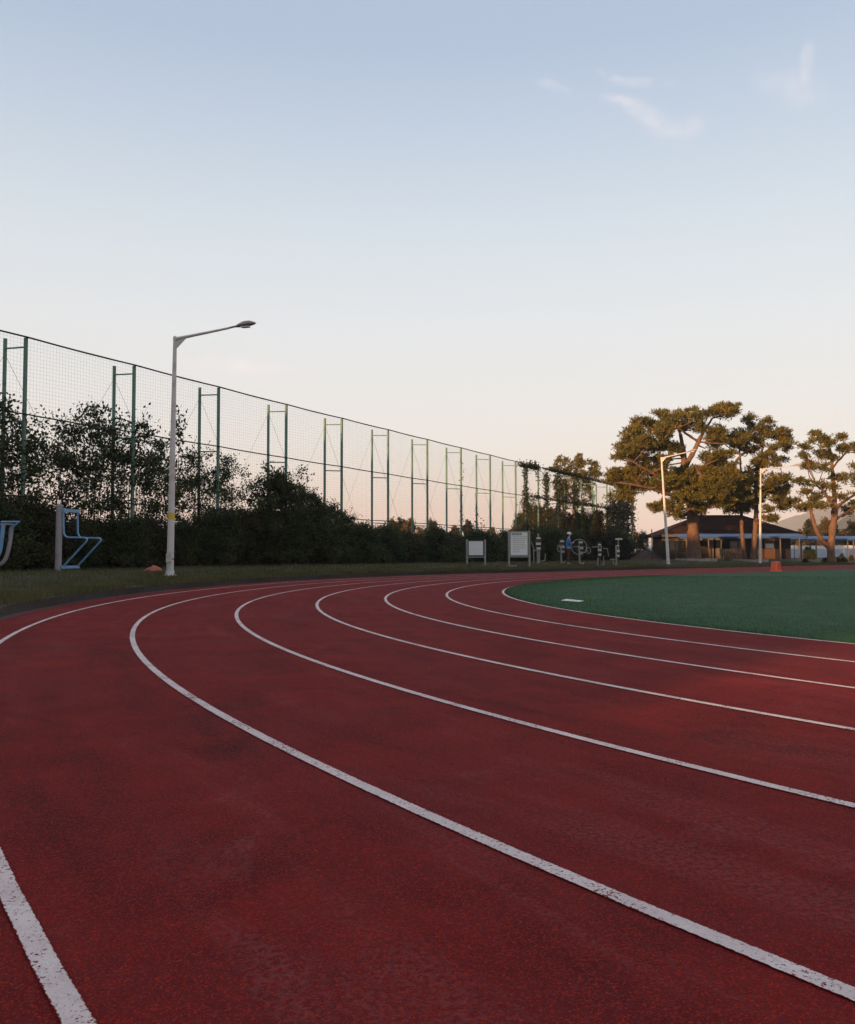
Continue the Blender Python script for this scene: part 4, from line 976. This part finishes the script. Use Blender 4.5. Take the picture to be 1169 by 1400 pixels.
# ================================================================== PERSON
def skin_mesh(name, verts, edges, radii, mat, sub=2, root=0):
    me = bpy.data.meshes.new(name); me.from_pydata(verts, edges, []); o = bpy.data.objects.new(name, me); COL.objects.link(o)
    md = o.modifiers.new('skin', 'SKIN'); md.use_smooth_shade = True
    sv = me.skin_vertices[0].data
    for i, r in enumerate(radii): sv[i].radius = r if isinstance(r, tuple) else (r, r)
    sv[root].use_root = True
    s = o.modifiers.new('sub', 'SUBSURF'); s.levels = sub; s.render_levels = sub
    dg = bpy.context.evaluated_depsgraph_get(); m2 = bpy.data.meshes.new_from_object(o.evaluated_get(dg)); m2.name = name
    bpy.data.objects.remove(o); m2.materials.clear(); m2.materials.append(mat); return m2
def person():
    b = gp(777, YS-.25); t = thing('person', 'person in blue jacket, maroon trousers and white cap turning the wheel', 'person', b, 0)
    # facing +X
    V = [(0, 0, .92), (.0, 0, 1.12), (.01, 0, 1.34), (.015, 0, 1.46), (.02, 0, 1.53), (.045, 0, 1.62), (.04, 0, 1.70),       # 0-6 spine, head
         (0, .10, .86), (.03, .10, .47), (-.01, .10, .09), (.12, .10, .04), (0, -.10, .86), (-.03, -.10, .47), (-.06, -.10, .09), (.07, -.10, .04)]  # 7-14 legs
    E = [(0, 1), (1, 2), (2, 3), (3, 4), (4, 5), (5, 6), (0, 7), (7, 8), (8, 9), (9, 10), (0, 11), (11, 12), (12, 13), (13, 14)]
    R = [(.095, .08), (.10, .085), (.15, .11), .075, .052, (.085, .075), .075, .085, .056, .036, .032, .085, .056, .036, .032]
    for s in (1, -1):
        i = len(V); hx = .20
        V += [(.015, .17*s, 1.39), (.03, .21*s, 1.14), (.19, .14*s, 1.20), (.245, .12*s, 1.21)]
        E += [(2, i), (i, i+1), (i+1, i+2), (i+2, i+3)]; R += [.058, .043, .030, .034]
        for k in range(4):
            j = len(V); y = .12*s + (-.024+.016*k)
            V += [(.30, y, 1.225), (.335, y, 1.205+.002*k)]; E += [(i+3, j), (j, j+1)]; R += [.010, .008]
        j = len(V); V += [(.27, .12*s-.035*s, 1.245), (.30, .12*s-.04*s, 1.24)]; E += [(i+3, j), (j, j+1)]; R += [.011, .009]
    link(bpy.data.objects.new('body', skin_mesh('body', V, E, R, M_SKIN, 1)), t)
    jv = [(0, 0, .80), (0, 0, 1.10), (.01, 0, 1.34), (.018, 0, 1.45)]; je = [(0, 1), (1, 2), (2, 3)]; jr = [(.165, .135), (.15, .125), (.175, .13), .095]
    for s in (1, -1):
        i = len(jv); jv += [(.015, .18*s, 1.38), (.03, .215*s, 1.14), (.165, .15*s, 1.19)]; je += [(2, i), (i, i+1), (i+1, i+2)]; jr += [.078, .062, .048]
    link(bpy.data.objects.new('jacket', skin_mesh('jacket', jv, je, jr, M_JACKET, 1)), t)
    tv = [(0, 0, 1.02), (0, .10, .83), (.03, .10, .47), (-.01, .10, .12), (0, -.10, .83), (-.03, -.10, .47), (-.06, -.10, .12)]
    link(bpy.data.objects.new('trousers', skin_mesh('trousers', tv, [(0, 1), (1, 2), (2, 3), (0, 4), (4, 5), (5, 6)], [(.15, .12), .105, .078, .062, .105, .078, .062], M_TROUS, 1)), t)
    for x, y in ((.04, .10), (-.01, -.10)):
        MB().add(*ellip((x, y, .045), (.14, .05, .05))).build('shoe', M_SHOE, t, True)
    cap = MB().add(*ellip((.035, 0, 1.725), (.115, .098, .085))).build('cap', M_WHITE, t, True)
    MB().add(*ellip((.15, 0, 1.70), (.085, .07, .012))).build('peak', M_WHITE, cap, True)
    MB().add(*ellip((-.03, 0, 1.63), (.075, .085, .075))).build('hair', M_BLACK, t, True)
    MB().add(*ellip((.135, 0, 1.62), (.02, .013, .018))).build('nose', M_SKIN, t, True)
    for s in (-1, 1): MB().add(*ellip((.118, .03*s, 1.645), (.010, .013, .009))).build('eye', M_BLACK, t, True); MB().add(*ellip((.03, .082*s, 1.63), (.02, .012, .03))).build('ear', M_SKIN, t, True)
    MB().add(*ellip((.122, 0, 1.582), (.008, .025, .006))).build('mouth', M_TROUS, t, True)
def ellip(c, r, n=12, m=8):
    V = []; Fc = []
    for i in range(m+1):
        a = -PI/2 + PI*i/m
        for k in range(n): q = 2*PI*k/n; V.append((c[0]+r[0]*math.cos(a)*math.cos(q), c[1]+r[1]*math.cos(a)*math.sin(q), c[2]+r[2]*math.sin(a)))
    for i in range(m):
        for k in range(n): k2 = (k+1) % n; Fc.append((i*n+k, i*n+k2, (i+1)*n+k2, (i+1)*n+k))
    return V, Fc
person()

# ================================================================== CABIN, CANOPY AND WHAT LIES BEHIND
def cabin():
    x0, x1, y0, y1, zg, ze, zr = 23.5, 35.4, 84.0, 90.0, .28, 2.50, 4.45
    t = thing('cabin', 'low dark brown cabin with a hipped roof behind the pines', 'building', ((x0+x1)/2, (y0+y1)/2, zg))
    o = t.location
    def bx(a, b, c, d, e, f, name, mat, par=t): return MB().box(((a+b)/2-o.x, (c+d)/2-o.y, (e+f)/2-o.z), (b-a, d-c, f-e)).build(name, mat, par)
    bx(x0, x1, y0, y1, zg-.2, ze, 'wall', M_WALL)
    ov = .85; V = [(x0-ov, y0-ov, ze), (x1+ov, y0-ov, ze), (x1+ov, y1+ov, ze), (x0-ov, y1+ov, ze)]
    ym = (y0+y1)/2; V += [(x0+3.6, ym, zr), (x1-3.6, ym, zr)] + [(p[0], p[1], ze+.002-.16) for p in V[:4]]
    V = [(a-o.x, b-o.y, c-o.z+.17) for a, b, c in V]
    rf = MB().add(V, [(0, 1, 5, 4), (1, 2, 5), (2, 3, 4, 5), (3, 0, 4), (9, 8, 7, 6), (0, 6, 7, 1), (1, 7, 8, 2), (2, 8, 9, 3), (3, 9, 6, 0)]).build('roof', M_ROOF, t)
    rd = MB().tube([(x0+3.6-o.x, ym-o.y, zr-o.z+.19), (x1-3.6-o.x, ym-o.y, zr-o.z+.19)], .10, 8).build('ridge_cap', M_ROOF, rf, True)
    for (ax_, ay_, bx_) in ((x0-ov, y0-ov, x0+3.6), (x1+ov, y0-ov, x1-3.6)):
        MB().tube([(ax_-o.x, ay_-o.y, ze-o.z+.20), (bx_-o.x, ym-o.y, zr-o.z+.20)], .07, 8).build('hip_cap', M_ROOF, rf, True)
    # tile courses on the front slope
    for k in range(1, 14):
        s = k/14; ya = y0-ov+(ym-y0+ov)*s; za = ze+.17+(zr-ze)*s; xa = x0-ov+(3.6+ov)*s; xb = x1+ov-(3.6+ov)*s
        MB().box(((xa+xb)/2-o.x, ya-o.y, za-o.z+.012), (xb-xa-.1, .10, .05)).build('tile_course', M_ROOF, rf)
    bx(x0-ov-.03, x1+ov+.03, y0-ov-.05, y0-ov-.003, ze-.05, ze+.22, 'fascia', M_FASCIA)
    bx(x0-ov+.1, x0+3.2, y0-.3, y0-.2, ze-.42, ze-.18, 'frieze_board', M_FASCIA)
    for k in range(4): bx(x0+.1+k*.8, x0+.55+k*.8, y0-.33, y0-.305, ze-.38, ze-.22, 'frieze_vent', M_DARKP)
    # openings
    for (a, b, e, f) in ((23.4, 25.2, .9, 2.1), (29.4, 31.0, .9, 2.1)):
        w = bx(a, b, y0-.05, y0-.004, e, f, 'window', M_DARKP); bx(a+.08, (a+b)/2-.03, y0-.075, y0-.055, e+.08, f-.08, 'pane', M_GLASS, w); bx((a+b)/2+.03, b-.08, y0-.075, y0-.055, e+.08, f-.08, 'pane', M_GLASS, w)
    for a in (31.6, 32.8):
        d = bx(a, a+1.05, y0-.06, y0-.004, .32, 2.35, 'door', M_WOOD); bx(a+.9, a+.95, y0-.1, y0-.065, 1.2, 1.4, 'handle', M_STEEL, d)
    bx(32.9, 33.7, y0-.10, y0-.065, 1.35, 1.80, 'paper_notice', M_BOARD)
    for a in (27.35, 28.0): bx(a, a+.38, y0-.45, y0-.1, zg-.1, ze-.02, 'pillar', M_TIMB)
    for k in range(22):
        a = x0+.2+k*.6
        if any(p <= a+.1 and a <= q for p, q in ((23.3, 25.3), (29.3, 31.1), (31.4, 34.0), (27.2, 28.5))): continue
        bx(a, a+.05, y0-.035, y0-.003, zg, ze-.45, 'batten', M_WALL)
cabin()
def canopy(xa, xb, Y, zf, zb, depth, label, nposts, px_posts=None):
    g = ground_z((xa+xb)/2, Y); t = thing('walkway_canopy', label, 'canopy', (xa, Y, g), 0, 'blue walkway canopies')
    def lz(z): return z-g
    npan = int((xb-xa)/1.0); w = (xb-xa)/npan
    for k in range(npan):
        V = [(k*w+.008, 0, lz(zf)), ((k+1)*w-.008, 0, lz(zf)), ((k+1)*w-.008, depth, lz(zb)), (k*w+.008, depth, lz(zb))]
        MB().prism(V, (0, 0, .035)).build('roof_panel', M_CANOPY, t)
    MB().box(((xb-xa)/2, -.045, lz(zf)-.03), (xb-xa, .06, .17)).build('gutter_board', M_CANOPY, t)
    MB().box(((xb-xa)/2, depth*.5, lz((zf+zb)/2)-.10), (xb-xa-.1, .1, .12)).build('purlin', M_TIMB, t)
    xs = [(p-584.5)/F_PX*(Y+.2)-xa for p in px_posts] if px_posts else [i*(xb-xa)/(nposts-1) for i in range(nposts)]
    for x in xs:
        MB().box((x, .15, lz(zf)/2-.12), (.10, .10, lz(zf)-.10+.05)).build('post', M_TIMB, t)
canopy(23.0, 34.6, 78.5, 2.34, 2.66, 1.9, 'blue sheet walkway canopy along the front of the cabin', 0, [938, 968, 985.5, 1066, 1092])
canopy(36.6, 66, 88.0, 2.28, 2.62, 2.2, 'blue sheet walkway canopy running away from the cabin past the forked pine', 0, [1095, 1107, 1115, 1158, 1166, 1190, 1215, 1240])
def pale_wall():
    Y = 112.0; xa = 46.5; t = thing('pale_blue_fence', 'pale blue panel fence with a white top rail behind the canopy posts', 'fence', (xa, Y, .1))
    for k in range(16):
        MB().box((k*1.9+.93, 0, .72), (1.84, .06, 1.15)).build('panel', M_PBLUE, t)
        MB().box((k*1.9, .02, .85), (.09, .12, 1.7)).build('post', M_BOARD, t)
        MB().box((k*1.9+.95, -.01, 1.52), (1.80, .05, .30)).build('upper_panel', M_BOARD, t)
    MB().box((15, -.02, 1.33), (30.5, .08, .06)).build('rail', M_BOARD, t); MB().box((15, -.02, 1.72), (30.5, .10, .07)).build('rail', M_BOARD, t)
pale_wall()
# greenery between the canopies and the far fence
rnd = random.Random(17)
for i, (px, Y, top) in enumerate([(1106, 130, 714), (1094, 124, 728), (1118, 128, 724), (1129, 126, 712), (1141, 130, 722), (1152, 128, 728), (1164, 127, 716), (1178, 130, 718), (1084, 128, 733)]):
    shrub(('aut2', 'aut1')[i % 2], px, Y, (YH-top)/F_PX*Y+CAM_H, 'golden autumn tree rising behind the pale blue fence', 'autumn_tree', 'golden trees behind the pale blue fence', wide=.75, cat='tree')
for i, px in enumerate((1104, 1110, 1150, 1163, 1176)):
    shrub('low1', px, 84.5, (1.2, 1.0, .7, .6, .7)[i], 'small round clipped bush below the blue canopy', 'round_bush', 'round bushes under the canopy', wide=.8)
for i, px in enumerate((1128, 1143, 1152, 1100)):
    shrub('low1', px, 70.8, (.45, .5, .45, .4)[i], 'low green plant in the bed round the forked pine', 'bed_plant', 'plants in the bed round the forked pine', wide=1.3)
# left of the cabin
shrub('aut1', 872, 98, 3.0, 'rounded rusty bush at the left end of the cabin', 'rusty_bush', None, wide=.95)
shrub('bushy1', 880, 97, 3.1, 'rounded dark bush touching the rusty one near the cabin', 'dark_bush', None, wide=.55)
def mound():
    V = []; Fc = []; n = 24; m = 6; b = gp(882, 86)
    for j in range(m+1):
        q = j/m
        for k in range(n):
            a = 2*PI*k/n; w = 1+.12*math.sin(3*a)+.07*math.sin(7*a+1); V.append((2.6*q*w*math.cos(a), 1.5*q*w*math.sin(a), .95*(math.cos(q*PI)*.5+.5)*(1+.1*math.sin(4*a+q*5))-.06))
    for j in range(m):
        for k in range(n): k2 = (k+1) % n; Fc.append((j*n+k, j*n+k2, (j+1)*n+k2, (j+1)*n+k))
    o = link(bpy.data.objects.new('earth_mound', np_mesh('earth_mound', V, Fc, pmat('reddish_earth', (.14, .085, .065), .95, var=.25, scale=2, bump=.6, bscale=6), True)))
    o.location = b; o['kind'] = 'structure'
mound()
def car():
    b = gp(896, 104); t = thing('parked_car', 'small white car parked beyond the rusty bush and cabin', 'car', b, .15)
    pr = [(-1.9, .35), (-1.92, .75), (-1.75, .95), (-1.2, 1.02), (-.75, 1.45), (.75, 1.48), (1.5, 1.02), (1.85, .85), (1.9, .35)]
    o = MB().prism([(x, -.8, z) for x, z in pr], (0, 1.6, 0)).build('body', M_CAR, t); md = o.modifiers.new('bevel', 'BEVEL'); md.width = .06; md.segments = 2
    MB().prism([(-1.05, -.81, 1.04), (-.68, -.81, 1.38), (-.05, -.81, 1.40), (-.05, -.81, 1.04)], (0, .012, 0)).build('window', M_GLASS, t)
    MB().prism([(.05, -.81, 1.04), (.05, -.81, 1.40), (.68, -.81, 1.40), (1.25, -.81, 1.04)], (0, .012, 0)).build('window', M_GLASS, t)
    for x in (-1.2, 1.2):
        for y in (-.74, .74):
            w = MB().tube([(x, y-.1, .30), (x, y+.1, .30)], .30, 18).build('wheel', M_TYRE, t, True); MB().tube([(x, y-.11, .30), (x, y+.11, .30)], .17, 14).build('rim', M_STEEL, w, True)
car()
p = gp(891, 82); o = MB().tube([(0, 0, -.1), (0, 0, 2.9)], .05, 8).build('slim_post', M_TIMB, None, True); o.location = p; tag(o, 'slim weathered post standing left of the cabin', 'post')
p = gp(924, 79); o = MB().tube([(0, 0, -.1), (0, 0, 1.15)], .04, 8).build('short_stake', M_TIMB, None, True); o.location = p; tag(o, 'short stake in the grass between leaning lamp post and big pine', 'stake')
def bench():
    b = gp(996, 76); t = thing('park_bench', 'grey slatted bench in front of the cabin between the pine trunks', 'bench', b, .12)
    for k in range(5): MB().box((0, .25+.02*k, .50+.105*k), (1.45, .03, .085)).build('back_slat', M_TIMB, t)
    for k in range(4): MB().box((0, -.20+.115*k, .42), (1.45, .095, .03)).build('seat_slat', M_TIMB, t)
    for s in (-1, 1):
        MB().box((s*.6, -.18, .20), (.07, .07, .42)).build('leg', M_CONC, t); MB().tube([(s*.6, .22, -.02), (s*.6, .28, .45), (s*.6, .37, .98)], .035, 8).build('leg', M_CONC, t)
bench()
def planter(px, Y, rx, ry, label):
    b = gp(px, Y); t = thing('tree_kerb', label, 'tree kerb', b, 0, 'stone kerbs round the pines'); n = 22
    for k in range(n):
        a0, a1 = 2*PI*(k+.03)/n, 2*PI*(k+.97)/n; pts = []
        for r in (1.0, 1.16):
            pts.append((rx*r, ry*r))
        poly = [(rx*math.cos(a0), ry*math.sin(a0), -.1), (rx*math.cos(a1), ry*math.sin(a1), -.1), (rx*1.14*math.cos(a1), ry*1.14*math.sin(a1), -.1), (rx*1.14*math.cos(a0), ry*1.14*math.sin(a0), -.1)]
        MB().prism(poly, (0, 0, .27+.03*math.sin(k*2.3))).build('kerb_stone', M_CONC, t)
planter(951, 72, 1.5, 1.3, 'stone kerb round the base of the huge pine')
planter(1025, 74.2, 1.3, 1.1, 'stone kerb round the two slim pines')
def far_house():
    b = gp(494, 150); t = thing('far_house', 'small far house with a sunlit wall seen past the end of the hedge', 'building', b, .3)
    MB().box((0, 0, 1.1), (3.4, 3, 2.3)).build('wall', M_PLAST, t)
    V = [(-1.9, -1.7, 2.27), (1.9, -1.7, 2.27), (1.9, 1.7, 2.27), (-1.9, 1.7, 2.27), (-1.9, 0, 3.2), (1.9, 0, 3.2)]
    MB().add(V, [(0, 1, 5, 4), (2, 3, 4, 5), (0, 4, 3), (1, 2, 5), (3, 2, 1, 0)]).build('roof', M_ROOF, t)
    w = MB().box((.6, -1.52, 1.3), (.8, .05, .9)).build('window', M_GLASS, t)
far_house()

# ================================================================== HAZE (evening air between here and the mountain)
def haze():
    m = bpy.data.materials.new('evening_haze'); m.use_nodes = True; N = m.node_tree.nodes
    for n_ in list(N): N.remove(n_)
    out = N.new('ShaderNodeOutputMaterial'); v = N.new('ShaderNodeVolumePrincipled')
    v.inputs['Color'].default_value = (.95, .93, .95, 1); v.inputs['Density'].default_value = HAZE; v.inputs['Anisotropy'].default_value = 0.0
    m.node_tree.links.new(v.outputs[0], out.inputs['Volume'])
    o = MB().box((40, 40, 73), (6800, 6800, 166)).build('haze', m); o['kind'] = 'stuff'
    tag(o, 'pale evening haze veiling the far mountain', 'haze')
HAZE = 3.0e-4
haze()

# ================================================================== bits of litter on the track
def litter():
    for (px, py, r, mat, lab, nm) in [(803, 1006, .010, M_BLACK, 'tiny dark pebble lying on a white lane line', 'pebble'), (465, 841, .02, M_AUTUMN, 'dry curled leaf on the red track near a far lane line', 'fallen_leaf')]:
        x, f, z = ray(px, py); t = -CAM_H/z
        if nm == 'pebble':
            V, Fc = ellip((0, 0, r*.5), (r, r*.8, r*.6), 8, 5); V = [(a*(1+.15*math.sin(7*a/r)), b*(1+.2*math.sin(5*b/r+1)), c) for a, b, c in V]; o = MB().add(V, Fc).build(nm, mat, None, True)
        else:
            n = 9; V = []
            for k in range(n):
                u = k/(n-1); w = r*.8*math.sin(u*PI)**.8+.001; V += [((u-.5)*r*3, -w, .004+.012*(u-.5)**2*8), ((u-.5)*r*3, 0, .003), ((u-.5)*r*3, w, .006+.01*math.sin(u*5))]
            o = MB().add(V, [(3*k+j, 3*k+j+1, 3*k+j+4, 3*k+j+3) for k in range(n-1) for j in (0, 1)]).build(nm, mat)
        o.location = (x*t, f*t, .005); o.rotation_euler = (0, 0, px*.7); tag(o, lab, nm.replace('fallen_', ''))
litter()
